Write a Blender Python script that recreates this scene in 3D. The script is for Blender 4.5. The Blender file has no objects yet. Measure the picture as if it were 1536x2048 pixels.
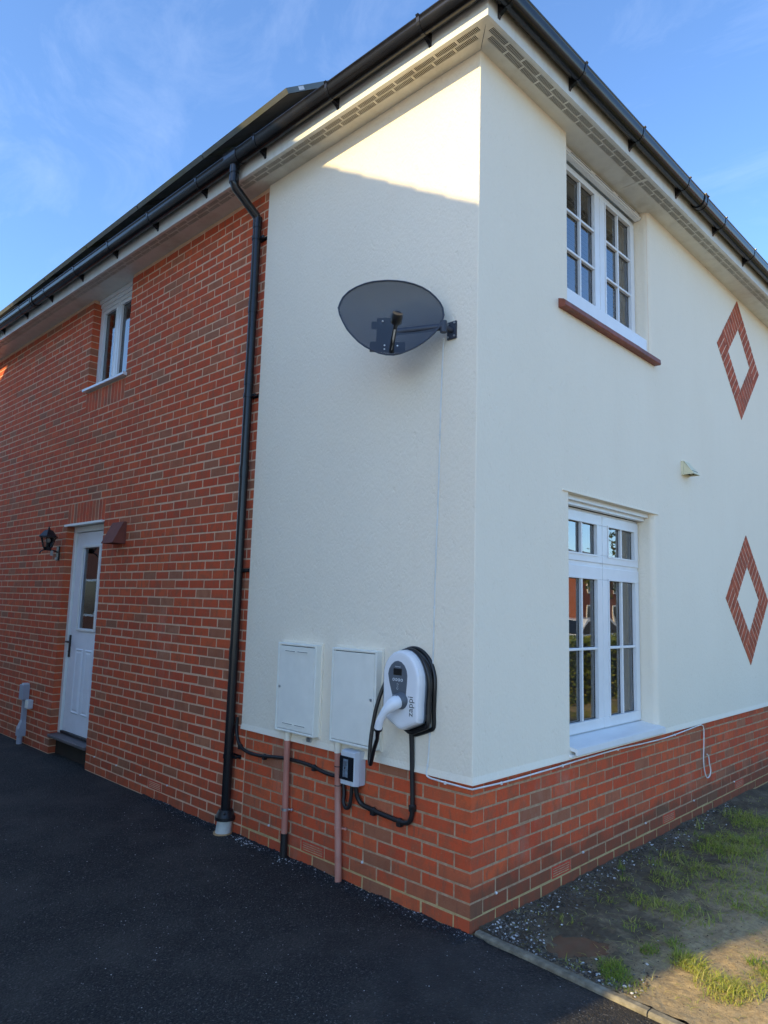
import bpy, bmesh, math, random
from mathutils import Vector, Matrix, noise
R = math.radians
random.seed(7)
S = bpy.context.scene
COL = S.collection

# ------------------------------------------------------------------ camera
cam_d = bpy.data.cameras.new('camera'); cam = bpy.data.objects.new('camera', cam_d); COL.objects.link(cam)
CAM = Vector((2.29066, -3.05782, 1.6431)); YAW, PIT, ROL = R(134.2574), R(7.42066), R(1.62945); FPX = 1408.17
fw = Vector((math.cos(PIT)*math.cos(YAW), math.cos(PIT)*math.sin(YAW), math.sin(PIT)))
r0 = fw.cross(Vector((0, 0, 1))).normalized(); u0 = r0.cross(fw)
rt = r0*math.cos(ROL)+u0*math.sin(ROL); up = -r0*math.sin(ROL)+u0*math.cos(ROL)
m = Matrix((rt, up, -fw)).transposed().to_4x4(); m.translation = CAM; cam.matrix_world = m
cam_d.sensor_fit = 'HORIZONTAL'; cam_d.sensor_width = 36; cam_d.lens = 36*FPX/1536
cam_d.clip_start = .05; cam_d.clip_end = 2000
S.camera = cam
def proj(p):
    v = Vector(p)-CAM; d = v.dot(fw)
    if d < .05: return None
    return 768+FPX*v.dot(rt)/d, 1024-FPX*v.dot(up)/d, d

# ------------------------------------------------------------------ sky, sun, exposure
SUN_EL, SUN_AZ = R(26), R(191)      # azimuth clockwise from +Y
W = bpy.data.worlds.new('World'); S.world = W; W.use_nodes = True
nt = W.node_tree; nt.nodes.clear()
def wn(t, **k):
    n = nt.nodes.new(t)
    for a, b in k.items(): setattr(n, a, b)
    return n
sky = wn('ShaderNodeTexSky', sky_type='NISHITA', sun_disc=False, sun_elevation=SUN_EL, sun_rotation=SUN_AZ)
sky.air_density = 1.0; sky.dust_density = .4; sky.ozone_density = 6.0
bg = wn('ShaderNodeBackground'); bg.inputs[1].default_value = .15
tc = wn('ShaderNodeTexCoord'); mp = wn('ShaderNodeMapping'); mp.inputs['Scale'].default_value = (1.0, 3.4, 4.6); mp.inputs['Rotation'].default_value = (0, 0, R(35))
n1 = wn('ShaderNodeTexNoise'); n1.inputs['Scale'].default_value = 1.9; n1.inputs['Detail'].default_value = 9; n1.inputs['Roughness'].default_value = .66; n1.inputs['Distortion'].default_value = .9
cr = wn('ShaderNodeValToRGB'); cr.color_ramp.elements[0].position = .47; cr.color_ramp.elements[1].position = .95
mx = wn('ShaderNodeMix', data_type='RGBA'); mx.inputs['B'].default_value = (4.2, 4.6, 5.4, 1)
mt = wn('ShaderNodeMath', operation='MULTIPLY'); mt.inputs[1].default_value = .15
out = wn('ShaderNodeOutputWorld'); L = nt.links.new
L(tc.outputs['Generated'], mp.inputs[0]); L(mp.outputs[0], n1.inputs['Vector']); L(n1.outputs[0], cr.inputs[0])
L(cr.outputs[0], mt.inputs[0]); L(mt.outputs[0], mx.inputs['Factor']); L(sky.outputs[0], mx.inputs['A']); L(mx.outputs['Result'], bg.inputs[0]); L(bg.outputs[0], out.inputs[0])
sun_d = bpy.data.lights.new('sun', 'SUN'); sun_d.energy = 2.7; sun_d.angle = R(.5); sun_d.color = (1, .77, .36)
sun = bpy.data.objects.new('sun', sun_d); COL.objects.link(sun)
sv = Vector((math.sin(SUN_AZ)*math.cos(SUN_EL), math.cos(SUN_AZ)*math.cos(SUN_EL), math.sin(SUN_EL)))
sun.rotation_euler = sv.to_track_quat('Z', 'Y').to_euler(); sun.location = (0, -20, 20)
vs = S.view_settings; vs.view_transform = 'Standard'; vs.look = 'None'; vs.gamma = 1; vs.use_curve_mapping = False; vs.exposure = 1.33
S.render.engine = 'CYCLES'; S.cycles.max_bounces = 8; S.cycles.transparent_max_bounces = 12

# ------------------------------------------------------------------ materials
class Mat:
    def __init__(s, name):
        s.m = bpy.data.materials.new(name); s.m.use_nodes = True; s.t = s.m.node_tree
        s.b = s.t.nodes['Principled BSDF']; s.out = s.t.nodes['Material Output']; s._tc = None
    def n(s, t, **k):
        n = s.t.nodes.new(t)
        for a, b in k.items():
            if a.startswith('i_'):
                n.inputs[a[2:].replace('_', ' ')].default_value = b
            else: setattr(n, a, b)
        return n
    def l(s, a, b): s.t.links.new(a, b)
    def co(s, scale=(1, 1, 1), kind='Object'):
        tc = s.n('ShaderNodeTexCoord'); mp = s.n('ShaderNodeMapping'); mp.inputs['Scale'].default_value = scale
        s.l(tc.outputs[kind], mp.inputs[0]); return mp.outputs[0]
    def pos(s, scale=(1, 1, 1)):
        g = s.n('ShaderNodeNewGeometry'); mp = s.n('ShaderNodeMapping'); mp.inputs['Scale'].default_value = scale
        s.l(g.outputs['Position'], mp.inputs[0]); return mp.outputs[0]
    def noise(s, v, sc, det=4, rough=.55):
        n = s.n('ShaderNodeTexNoise'); n.inputs['Scale'].default_value = sc; n.inputs['Detail'].default_value = det; n.inputs['Roughness'].default_value = rough
        s.l(v, n.inputs['Vector']); return n.outputs[0]
    def ramp(s, f, stops, interp='LINEAR'):
        r = s.n('ShaderNodeValToRGB'); r.color_ramp.interpolation = interp
        e = r.color_ramp.elements
        while len(e) < len(stops): e.new(.5)
        for i, (p, c) in enumerate(stops): e[i].position = p; e[i].color = (*c, 1) if len(c) == 3 else c
        s.l(f, r.inputs[0]); return r.outputs[0]
    def mix(s, f, a, b, blend='MIX'):
        n = s.n('ShaderNodeMix', data_type='RGBA', blend_type=blend)
        for k, v in (('Factor', f), ('A', a), ('B', b)):
            i = n.inputs[k] if k != 'Factor' else n.inputs[0]
            if hasattr(v, 'is_output'): s.l(v, i)
            else: i.default_value = v if k == 'Factor' else (*v, 1)
        return n.outputs['Result']
    def math(s, op, a, b=0.):
        n = s.n('ShaderNodeMath', operation=op)
        for i, v in enumerate((a, b)):
            if hasattr(v, 'is_output'): s.l(v, n.inputs[i])
            else: n.inputs[i].default_value = v
        return n.outputs[0]
    def bump(s, h, st=.3, d=.01):
        b = s.n('ShaderNodeBump'); b.inputs['Strength'].default_value = st; b.inputs['Distance'].default_value = d
        s.l(h, b.inputs['Height']); s.l(b.outputs[0], s.b.inputs['Normal'])
    def set(s, col=None, rough=.6, spec=.5, metal=0):
        if col is not None:
            if hasattr(col, 'is_output'): s.l(col, s.b.inputs['Base Color'])
            else: s.b.inputs['Base Color'].default_value = (*col, 1)
        if hasattr(rough, 'is_output'): s.l(rough, s.b.inputs['Roughness'])
        else: s.b.inputs['Roughness'].default_value = rough
        s.b.inputs['Specular IOR Level'].default_value = spec; s.b.inputs['Metallic'].default_value = metal
        return s.m
def simple(name, col, rough=.5, spec=.5, metal=0, var=.12, sc=9, dirt=None, bump=0):
    M = Mat(name); p = M.pos(); f = M.noise(p, sc, 5)
    c = M.ramp(f, [(.3, tuple(x*(1-var) for x in col)), (.7, tuple(min(1, x*(1+var)) for x in col))])
    if dirt:
        g = M.ramp(M.noise(M.pos((1, 1, .5)), 3.1, 7, .7), [(.5, (0, 0, 0)), (.72, (1, 1, 1))])
        c = M.mix(M.math('MULTIPLY', g, dirt[1]), c, dirt[0])
    if bump: M.bump(M.noise(p, 140, 3), bump, .002)
    return M.set(c, rough, spec, metal)

def brick_mat(src):
    M = Mat('brick_'+src)
    if src == 'single':
        oi = M.n('ShaderNodeObjectInfo'); r = oi.outputs['Random']
    else:
        a = M.n('ShaderNodeAttribute', attribute_name='rnd'); r = a.outputs['Fac']
    base = M.ramp(r, [(0, (.66, .104, .036)), (.2, (.58, .088, .033)), (.38, (.68, .124, .042)), (.55, (.55, .082, .033)), (.72, (.61, .105, .040)), (.84, (.55, .115, .046)),
                      (.91, (.46, .145, .07)), (.965, (.34, .13, .07)), (1, (.50, .18, .09))])
    p = M.pos()
    sm = M.noise(p, 9.5, 5, .62)
    c = M.mix(M.ramp(sm, [(.46, (0, 0, 0)), (.66, (.72, .72, .72))]), base, (.34, .105, .052))
    kiln = M.ramp(M.noise(M.pos((1.5, 1.5, .4)), 21, 4, .6), [(.56, (0, 0, 0)), (.68, (.6, .6, .6))])
    c = M.mix(kiln, c, (.27, .105, .062))
    fl = M.ramp(M.noise(M.pos((1, 1, 1.6)), 60, 6, .75), [(.57, (0, 0, 0)), (.74, (.55, .55, .55))])
    c = M.mix(fl, c, (.62, .27, .15))
    # lime bloom and mud splash with shapes of their own
    lime = M.ramp(M.noise(M.pos((1, 1, .7)), 1.7, 8, .72), [(.57, (0, 0, 0)), (.8, (.42, .42, .42))])
    c = M.mix(lime, c, (.5, .33, .25))
    z = M.n('ShaderNodeSeparateXYZ'); M.l(M.pos(), z.inputs[0])
    mud = M.math('MULTIPLY', M.ramp(M.math('ADD', z.outputs[2], M.math('MULTIPLY', M.noise(p, 5, 6), -.35)), [(0, (1, 1, 1)), (.1, (0, 0, 0))]), M.math('ADD', .2, M.math('MULTIPLY', M.math('GREATER_THAN', z.outputs[0], -.004), .45)))
    c = M.mix(mud, c, (.12, .07, .04))
    M.bump(M.math('ADD', M.noise(p, 130, 5, .7), M.noise(p, 34, 4, .6)), .6, .005)
    return M.set(c, .86, .25)
def mortar_mat():
    M = Mat('mortar'); p = M.pos(); z = M.n('ShaderNodeSeparateXYZ'); M.l(p, z.inputs[0])
    f = M.noise(p, 22, 5, .7)
    up_ = M.ramp(f, [(.3, (.66, .40, .25)), (.7, (.80, .53, .35))])
    lo = M.ramp(f, [(.3, (.34, .20, .115)), (.7, (.56, .38, .24))])
    ye = M.ramp(f, [(.3, (.43, .29, .13)), (.7, (.60, .44, .22))])
    # the plinth (front 2 m, up to the render) was pointed with darker mortar, its lowest joints with yellow sand
    sx = M.math('GREATER_THAN', z.outputs[0], -2.0); sz = M.math('LESS_THAN', z.outputs[2], .735)
    c = M.mix(M.math('MULTIPLY', sx, sz), up_, lo)
    yz = M.math('LESS_THAN', z.outputs[2], M.math('ADD', .086, M.math('MULTIPLY', M.math('LESS_THAN', M.noise(p, 1.3, 1), .5), .0)))
    c = M.mix(M.math('MULTIPLY', sx, yz), c, ye)
    M.bump(M.noise(p, 210, 4, .7), .5, .004)
    return M.set(c, .95, .1)
def render_mat():
    M = Mat('white_render'); p = M.pos((1, 1, .55)); q = M.pos()
    big = M.noise(p, 1.1, 5, .6)
    c = M.ramp(big, [(.3, (.885, .785, .625)), (.7, (.915, .82, .66))])
    st = M.ramp(M.noise(M.pos((6, 6, .35)), 2.2, 6, .7), [(.55, (0, 0, 0)), (.85, (.4, .4, .4))])
    c = M.mix(st, c, (.845, .745, .59))
    v = M.n('ShaderNodeTexVoronoi', feature='SMOOTH_F1'); v.inputs['Scale'].default_value = 75; v.inputs['Smoothness'].default_value = .6
    M.l(M.mix(.06, p, M.noise(p, 12, 3)), v.inputs['Vector'])
    h = M.math('ADD', M.noise(p, 95, 6, .72), M.math('MULTIPLY', v.outputs['Distance'], .8))
    gouge = M.ramp(M.noise(M.pos((1, 1, .45)), 30, 3, .6), [(.62, (1, 1, 1)), (.72, (0, 0, 0))])
    h = M.math('ADD', h, M.math('MULTIPLY', gouge, .9))
    M.bump(h, .5, .0052)
    return M.set(c, .92, .2)
def glass_mat(name, tint=(.9, .95, .95), refl=1.75):
    M = Mat(name); M.t.nodes.remove(M.b)
    fr = M.n('ShaderNodeFresnel'); fr.inputs[0].default_value = refl
    tr = M.n('ShaderNodeBsdfTransparent'); tr.inputs[0].default_value = (*tint, 1)
    gl = M.n('ShaderNodeBsdfGlossy'); gl.inputs['Roughness'].default_value = .0
    bp = M.n('ShaderNodeBump'); bp.inputs['Strength'].default_value = .03; bp.inputs['Distance'].default_value = .02
    M.l(M.noise(M.pos(), 2.3, 2), bp.inputs['Height']); M.l(bp.outputs[0], gl.inputs['Normal'])
    mxs = M.n('ShaderNodeMixShader'); M.l(fr.outputs[0], mxs.inputs[0]); M.l(tr.outputs[0], mxs.inputs[1]); M.l(gl.outputs[0], mxs.inputs[2]); M.l(mxs.outputs[0], M.out.inputs[0])
    return M.m
def tarmac_mat():
    M = Mat('tarmac'); p = M.pos()
    v = M.n('ShaderNodeTexVoronoi'); v.inputs['Scale'].default_value = 150; M.l(p, v.inputs['Vector'])
    v2 = M.n('ShaderNodeTexVoronoi'); v2.inputs['Scale'].default_value = 62; M.l(p, v2.inputs['Vector'])
    big = M.noise(p, 1.2, 7, .65)
    sx = M.n('ShaderNodeSeparateColor'); M.l(v.outputs['Color'], sx.inputs[0])
    base = M.ramp(sx.outputs[0], [(0, (.010, .0092, .0086)), (.55, (.022, .020, .018)), (.92, (.040, .036, .032)), (1, (.11, .10, .09))])
    dust = M.ramp(big, [(.46, (0, 0, 0)), (.72, (1, 1, 1))])
    c = M.mix(M.math('MULTIPLY', dust, .7), base, (.085, .073, .060))
    dark = M.ramp(M.noise(p, .8, 4), [(.55, (0, 0, 0)), (.68, (1, 1, 1))])
    c = M.mix(M.math('MULTIPLY', dark, .55), c, (.008, .008, .009))
    h = M.math('ADD', M.math('MULTIPLY', v.outputs['Distance'], -1.), M.math('ADD', M.math('MULTIPLY', v2.outputs['Distance'], -1.2), M.noise(p, 40, 5)))
    M.bump(h, .85, .006)
    return M.set(c, .8, .35)
def soil_mat():
    M = Mat('soil'); p = M.pos()
    f = M.noise(p, 3.2, 8, .68); g = M.noise(p, 38, 6, .7)
    c = M.ramp(f, [(.3, (.085, .060, .036)), (.5, (.15, .115, .070)), (.66, (.27, .215, .135))])
    zz = M.n('ShaderNodeSeparateXYZ'); M.l(p, zz.inputs[0])
    dry_or_lit = M.ramp(M.math('ADD', M.math('MULTIPLY', zz.outputs[0], .5), M.math('MULTIPLY', M.noise(p, 4.5, 6, .7), .8)), [(.60, (0, 0, 0)), (.86, (1, 1, 1))])  # soil painted paler away from the wall to imitate sunlit ground
    c = M.mix(dry_or_lit, c, (.50, .37, .20))
    c = M.mix(M.ramp(g, [(.42, (0, 0, 0)), (.75, (.6, .6, .6))]), c, (.06, .042, .025))
    z = M.n('ShaderNodeSeparateXYZ'); M.l(p, z.inputs[0])
    green = M.math('MULTIPLY', M.ramp(M.noise(p, 2.3, 5, .6), [(.45, (0, 0, 0)), (.62, (1, 1, 1))]), M.math('GREATER_THAN', M.math('ADD', z.outputs[0], M.math('MULTIPLY', z.outputs[1], .28)), 2.1))
    c = M.mix(M.math('MULTIPLY', green, .8), c, (.09, .12, .02))
    M.bump(M.math('ADD', g, M.noise(p, 120, 5, .75)), .9, .012)
    return M.set(c, .9, .3)
def attr_mat(name, stops, rough=.8, spec=.3, trans=0):
    M = Mat(name); a = M.n('ShaderNodeAttribute', attribute_name='rnd'); c = M.ramp(a.outputs['Fac'], stops)
    m_ = M.set(c, rough, spec)
    if trans:
        t = M.n('ShaderNodeBsdfTranslucent'); M.l(c, t.inputs[0]); x = M.n('ShaderNodeMixShader'); x.inputs[0].default_value = trans
        M.l(M.b.outputs[0], x.inputs[1]); M.l(t.outputs[0], x.inputs[2]); M.l(x.outputs[0], M.out.inputs[0])
    return m_
def mesh_dish_mat():
    M = Mat('perforated_steel'); p = M.pos()
    v = M.n('ShaderNodeTexVoronoi', voronoi_dimensions='2D'); v.inputs['Scale'].default_value = 230; v.inputs['Randomness'].default_value = .3
    cb = M.n('ShaderNodeCombineXYZ')
    for k, ax in enumerate(((.7270, .6866, 0), (-.0686, .0727, .995))):
        d = M.n('ShaderNodeVectorMath', operation='DOT_PRODUCT'); M.l(M.pos(), d.inputs[0]); d.inputs[1].default_value = ax; M.l(d.outputs['Value'], cb.inputs[k])
    M.l(cb.outputs[0], v.inputs['Vector'])
    M.set((.042, .049, .062), .5, .4)
    hole = M.math('LESS_THAN', v.outputs['Distance'], .20)
    t = M.n('ShaderNodeBsdfTransparent'); x = M.n('ShaderNodeMixShader'); M.l(hole, x.inputs[0]); M.l(M.b.outputs[0], x.inputs[1]); M.l(t.outputs[0], x.inputs[2]); M.l(x.outputs[0], M.out.inputs[0])
    return M.m
MT = dict(
    brick=brick_mat('single'), bricks=brick_mat('joined'), mortar=mortar_mat(), render=render_mat(),
    upvc=simple('white_upvc', (.80, .80, .79), .28, .5, var=.03), fascia=simple('fascia_upvc', (.78, .765, .70), .3, .5, var=.05, dirt=((.45, .38, .25), .35)),
    soffit=simple('soffit_upvc', (.74, .715, .63), .38, .4, var=.06, dirt=((.42, .36, .25), .45)),
    gutter=simple('black_gutter_plastic', (.008, .007, .007), .20, .45, var=.3, dirt=((.06, .055, .045), .25)),
    pipe=simple('black_pipe_plastic', (.010, .010, .012), .25, .5, var=.3), black=simple('black_plastic', (.012, .012, .014), .4), rubber=simple('black_rubber', (.010, .010, .011), .33, .5),
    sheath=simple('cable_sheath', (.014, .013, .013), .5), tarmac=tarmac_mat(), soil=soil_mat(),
    kerb=simple('concrete_edging', (.21, .185, .135), .9, .2, var=.4, sc=26, dirt=((.09, .07, .045), .8), bump=.6),
    glass=glass_mat('window_glass', (.85, .9, .9), 3.3), pane_lower=glass_mat('clear_glass', (.8, .85, .85), 3.6), lampglass=glass_mat('lamp_glass', (.75, .75, .72), 1.5),
    tile=simple('terracotta_sill', (.23, .062, .034), .55, .45, var=.3, sc=14, dirt=((.10, .06, .04), .6)),
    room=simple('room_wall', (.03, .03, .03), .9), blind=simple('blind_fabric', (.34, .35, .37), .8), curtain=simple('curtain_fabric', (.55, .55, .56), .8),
    meter=simple('meter_box_gr', (.86, .83, .73), .5, .35, var=.04, dirt=((.7, .66, .54), .3)), dark=simple('dark_gap', (.02, .02, .02), .9), ventdark=simple('vent_shade', (.022, .015, .009), .95),
    boxgrey=simple('switch_box_grey', (.60, .63, .66), .4, var=.05), smoke=simple('smoked_window', (.012, .014, .018), .12, .6), dial=simple('breaker_grey', (.16, .2, .24), .5, var=.5, sc=60),
    screen=simple('display_black', (.006, .005, .006), .1, .6), slate=simple('charger_grey', (.105, .12, .14), .42, var=.06), charger=simple('charger_white', (.80, .80, .81), .2, .5, var=.02), cgrey=simple('charger_seal_grey', (.21, .23, .25), .45), plugw=simple('plug_white', (.80, .81, .83), .3, var=.02),
    ink=simple('print_ink', (.06, .065, .07), .5), pale=simple('print_pale', (.6, .62, .64), .5),
    pink=simple('gas_pipe_paint', (.52, .20, .14), .55, var=.1, dirt=((.55, .42, .36), .5)), clay=simple('clay_collar', (.5, .31, .15), .7, var=.2, sc=30), oldwhite=simple('weathered_white_pipe', (.56, .55, .50), .6, var=.1, sc=20, dirt=((.16, .15, .13), .8)),
    brown=simple('brown_cowl', (.20, .065, .045), .75, .25), cream=simple('cream_cowl', (.70, .65, .44), .5, var=.05), airb=simple('terracotta_airbrick', (.55, .07, .03), .7, var=.2, sc=40), steel=simple('zinc', (.5, .5, .5), .4, metal=.8), cablew=simple('white_cable', (.72, .71, .67), .45),
    dish=mesh_dish_mat(), dishrim=simple('dish_steel', (.035, .042, .06), .5), doorw=simple('door_white', (.86, .86, .89), .45, var=.03), doorframe=simple('door_frame_white', (.86, .84, .79), .45, var=.04), riser=simple('riser_shade', (.035, .025, .018), .9), stepm=simple('door_sill_plastic', (.12, .10, .10), .5), pipegrey=simple('grey_upvc', (.38, .40, .46), .5, var=.05),
    rtile=simple('roof_tile', (.045, .042, .042), .75, var=.4, sc=12, dirt=((.12, .12, .06), .7)), pframe=simple('panel_frame', (.20, .20, .17), .4, metal=.5, dirt=((.22, .21, .07), .9)), pcell=simple('panel_cell', (.01, .012, .03), .1, .6), pback=simple('panel_backsheet', (.45, .45, .43), .6, dirt=((.2, .2, .1), .7)), sticker=simple('sticker_white', (.8, .8, .8), .5),
    weep=simple('weep_vent_white', (.7, .7, .68), .5),
    water=None, nbrick=simple('neighbour_brick', (.27, .085, .045), .9, var=.35, sc=30), carpaint=simple('car_white', (.8, .8, .8), .15), tyre=simple('tyre', (.015, .015, .015), .8), road=simple('asphalt_road', (.17, .155, .14), .9, var=.25, sc=30), bounce_paving=simple('bounce_paving', (.42, .36, .28), .9, var=.2, sc=8), grassland=simple('grass_ground', (.07, .10, .02), .95, var=.5, sc=4), slip=simple('brick_slip_red', (.42, .088, .036), .8, .25, var=.38, sc=16, dirt=((.22, .07, .04), .7)), slipjoint=simple('slip_joint', (.72, .50, .36), .95, var=.3, sc=30), blinddark=simple('blind_slats_dark', (.10, .11, .13), .7), fartile=simple('far_roof_tile', (.22, .20, .17), .8, var=.25, sc=6), bark=simple('bark', (.08, .06, .045), .95, var=.3, sc=20))
def water_mat():
    M = Mat('muddy_water'); p = M.pos(); c = M.ramp(M.noise(p, 9, 4), [(.3, (.10, .078, .048)), (.7, (.135, .105, .066))])
    M.bump(M.noise(p, 14, 2), .06, .01); return M.set(c, .06, .5)
MT['water'] = water_mat()
MT['blade'] = attr_mat('grass_blade', [(0, (.08, .15, .02)), (.35, (.19, .28, .03)), (.7, (.40, .43, .06)), (1, (.52, .46, .16))], .6, .3, .35)
MT['leaf'] = attr_mat('leaf', [(0, (.03, .05, .01)), (.5, (.07, .10, .015)), (.8, (.13, .14, .02)), (1, (.2, .12, .04))], .6, .3, .25)
MT['hedgeleaf'] = attr_mat('hedge_leaf', [(0, (.05, .08, .012)), (.5, (.16, .21, .03)), (.8, (.32, .33, .05)), (1, (.38, .28, .09))], .5, .4, .3)
MT['stone'] = attr_mat('gravel_stone', [(0, (.05, .04, .03)), (.55, (.11, .09, .07)), (.88, (.22, .20, .17)), (1, (.62, .60, .56))], .85)
MT['crumb'] = attr_mat('tarmac_crumb', [(0, (.006, .006, .007)), (.86, (.022, .022, .024)), (.94, (.1, .1, .1)), (1, (.55, .55, .54))], .55, .45)

# ------------------------------------------------------------------ mesh helpers
ORG = {}
class MB:
    def __init__(s): s.v = []; s.f = []; s.r = []; s.sm = []
    def add(s, vs_, fs, rnd=0., smooth=False):
        o = len(s.v); s.v += [tuple(p) for p in vs_]
        for f in fs: s.f.append(tuple(o+i for i in f)); s.r.append(rnd); s.sm.append(smooth)
        return s
    def box(s, x0, x1, y0, y1, z0, z1, rnd=0.):
        x0, x1 = sorted((x0, x1)); y0, y1 = sorted((y0, y1)); z0, z1 = sorted((z0, z1))
        return s.add([(x, y, z) for x in (x0, x1) for y in (y0, y1) for z in (z0, z1)], [(0, 1, 3, 2), (4, 6, 7, 5), (0, 4, 5, 1), (2, 3, 7, 6), (0, 2, 6, 4), (1, 5, 7, 3)], rnd)
    def hexa(s, lo, hi, rnd=0.):   # lo, hi: 4 points each, same winding
        return s.add(list(lo)+list(hi), [(3, 2, 1, 0), (4, 5, 6, 7), (0, 1, 5, 4), (1, 2, 6, 5), (2, 3, 7, 6), (3, 0, 4, 7)], rnd)
    def quad(s, *p, rnd=0.): return s.add(p, [tuple(range(len(p)))], rnd)
    def prism(s, poly, d, rnd=0.):  # poly: list of 3D points (planar), d: extrusion vector
        n = len(poly); d = Vector(d); P = [Vector(p) for p in poly]
        return s.add(P+[p+d for p in P], [tuple(range(n))[::-1], tuple(range(n, 2*n))]+[(i, (i+1) % n, n+(i+1) % n, n+i) for i in range(n)], rnd)
    def tube(s, path, r, n=10, caps=True, rnd=0.):
        P = [Vector(p) for p in path]; rs = r if isinstance(r, (list, tuple)) else [r]*len(P)
        t0 = (P[1]-P[0]).normalized(); a = t0.orthogonal().normalized(); vs_ = []
        for i, p in enumerate(P):
            t = ((P[min(i+1, len(P)-1)]-P[max(i-1, 0)])).normalized()
            a = (a-t*a.dot(t)).normalized(); b = t.cross(a)
            vs_ += [p+(a*math.cos(2*math.pi*k/n)+b*math.sin(2*math.pi*k/n))*rs[i] for k in range(n)]
        fs = [(i*n+k, i*n+(k+1) % n, (i+1)*n+(k+1) % n, (i+1)*n+k) for i in range(len(P)-1) for k in range(n)]
        s.add(vs_, fs, rnd, True)
        if caps:
            o = len(P)*n-n
            s.add(vs_[:n], [tuple(range(n))[::-1]], rnd); s.add(vs_[o:], [tuple(range(n))], rnd)
        return s
    def cyl(s, p0, p1, r, n=16, r1=None): return s.tube([p0, p1], [r, r if r1 is None else r1], n)
    def sph(s, c, r, nu=10, nv=6, sc=(1, 1, 1), rnd=0.):
        c = Vector(c); vs_ = [c+Vector((0, 0, r*sc[2]))]
        for j in range(1, nv):
            t = math.pi*j/nv
            vs_ += [c+Vector((r*sc[0]*math.sin(t)*math.cos(2*math.pi*k/nu), r*sc[1]*math.sin(t)*math.sin(2*math.pi*k/nu), r*sc[2]*math.cos(t))) for k in range(nu)]
        vs_.append(c-Vector((0, 0, r*sc[2]))); fs = [(0, 1+k, 1+(k+1) % nu) for k in range(nu)]
        fs += [(1+j*nu+k, 1+(j+1)*nu+k, 1+(j+1)*nu+(k+1) % nu, 1+j*nu+(k+1) % nu) for j in range(nv-2) for k in range(nu)]
        b = 1+(nv-2)*nu; fs += [(len(vs_)-1, b+(k+1) % nu, b+k) for k in range(nu)]
        return s.add(vs_, fs, rnd, True)
    def loft(s, rings, closed=True, caps=True, smooth=False, rnd=0.):
        n = len(rings[0]); vs_ = [p for r in rings for p in r]
        m_ = n if closed else n-1
        s.add(vs_, [(i*n+k, i*n+(k+1) % n, (i+1)*n+(k+1) % n, (i+1)*n+k) for i in range(len(rings)-1) for k in range(m_)], rnd, smooth)
        if caps: s.add(rings[0], [tuple(range(n))[::-1]], rnd); s.add(rings[-1], [tuple(range(n))], rnd)
        return s
    def mesh(s, name, mat, org=(0, 0, 0), attr=False):
        attr_n = attr or 'pane' == name
        me = bpy.data.meshes.new(name); o = Vector(org)
        me.from_pydata([Vector(p)-o for p in s.v], [], s.f); me.materials.append(MT[mat] if isinstance(mat, str) else mat)
        me.polygons.foreach_set('use_smooth', s.sm)
        if attr:
            a = me.attributes.new('rnd', 'FLOAT', 'FACE'); a.data.foreach_set('value', s.r)
        me.update()
        if not attr_n and len(s.f) < 20000:
            bm = bmesh.new(); bm.from_mesh(me); bmesh.ops.recalc_face_normals(bm, faces=bm.faces); bm.to_mesh(me); bm.free()
        return me
    def build(s, name, mat, parent=None, attr=False, kind=None, bevel=0.):
        org = ORG.get(parent.name, Vector()) if parent else Vector()
        o = bpy.data.objects.new(name, s.mesh(name, mat, org, attr)); COL.objects.link(o)
        if parent: o.parent = parent
        ORG[o.name] = org
        if kind: o['kind'] = kind
        if bevel:
            b = o.modifiers.new('bevel', 'BEVEL'); b.width = bevel; b.segments = 2; b.limit_method = 'ANGLE'; b.angle_limit = R(40); b.harden_normals = False
        return o
def tag(o, label, cat, group=None):
    o['label'] = label; o['category'] = cat
    if group: o['group'] = group
    return o
def thing(name, label, cat, loc, group=None):
    o = bpy.data.objects.new(name, None); COL.objects.link(o); o.location = loc; o.empty_display_size = .1; ORG[o.name] = Vector(loc)
    return tag(o, label, cat, group)
def smooth_path(pts, n=6):
    P = [Vector(p) for p in pts]; o = []
    for i in range(len(P)-1):
        a, b, c, d = P[max(i-1, 0)], P[i], P[i+1], P[min(i+2, len(P)-1)]
        for k in range(n):
            t = k/n; o.append(.5*((2*b)+(c-a)*t+(2*a-5*b+4*c-d)*t*t+(3*b-a-3*c+d)*t**3))
    return o+[P[-1]]
def text(name, body, size, origin, xa, ya, mat, parent, fit=None):
    c = bpy.data.curves.new(name, 'FONT'); c.body = body; c.size = size; c.extrude = .0004; c.resolution_u = 4
    tmp = bpy.data.objects.new('tmp', c); COL.objects.link(tmp); dg = bpy.context.evaluated_depsgraph_get()
    me = bpy.data.meshes.new_from_object(tmp.evaluated_get(dg)); bpy.data.objects.remove(tmp)
    xs = [v.co.x for v in me.vertices]; k = (fit/(max(xs)-min(xs))) if fit else 1
    xa, ya = Vector(xa), Vector(ya); za = xa.cross(ya); og = Vector(origin)-ORG.get(parent.name, Vector())
    for v in me.vertices: v.co = og+xa*(v.co.x-min(xs))*k+ya*v.co.y*k+za*v.co.z
    me.materials.clear(); me.materials.append(MT[mat]); o = bpy.data.objects.new(name, me); COL.objects.link(o); o.parent = parent; return o
# wall frames: u along the wall, o outwards, z up
LW = lambda u, o, z: (u, -o, z)
RW = lambda u, o, z: (o, u, z)
def wbox(mb, Wf, u0, u1, o0, o1, z0, z1, rnd=0.):
    a = Wf(u0, o0, z0); b = Wf(u1, o1, z1); return mb.box(a[0], b[0], a[1], b[1], a[2], b[2], rnd)

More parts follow.
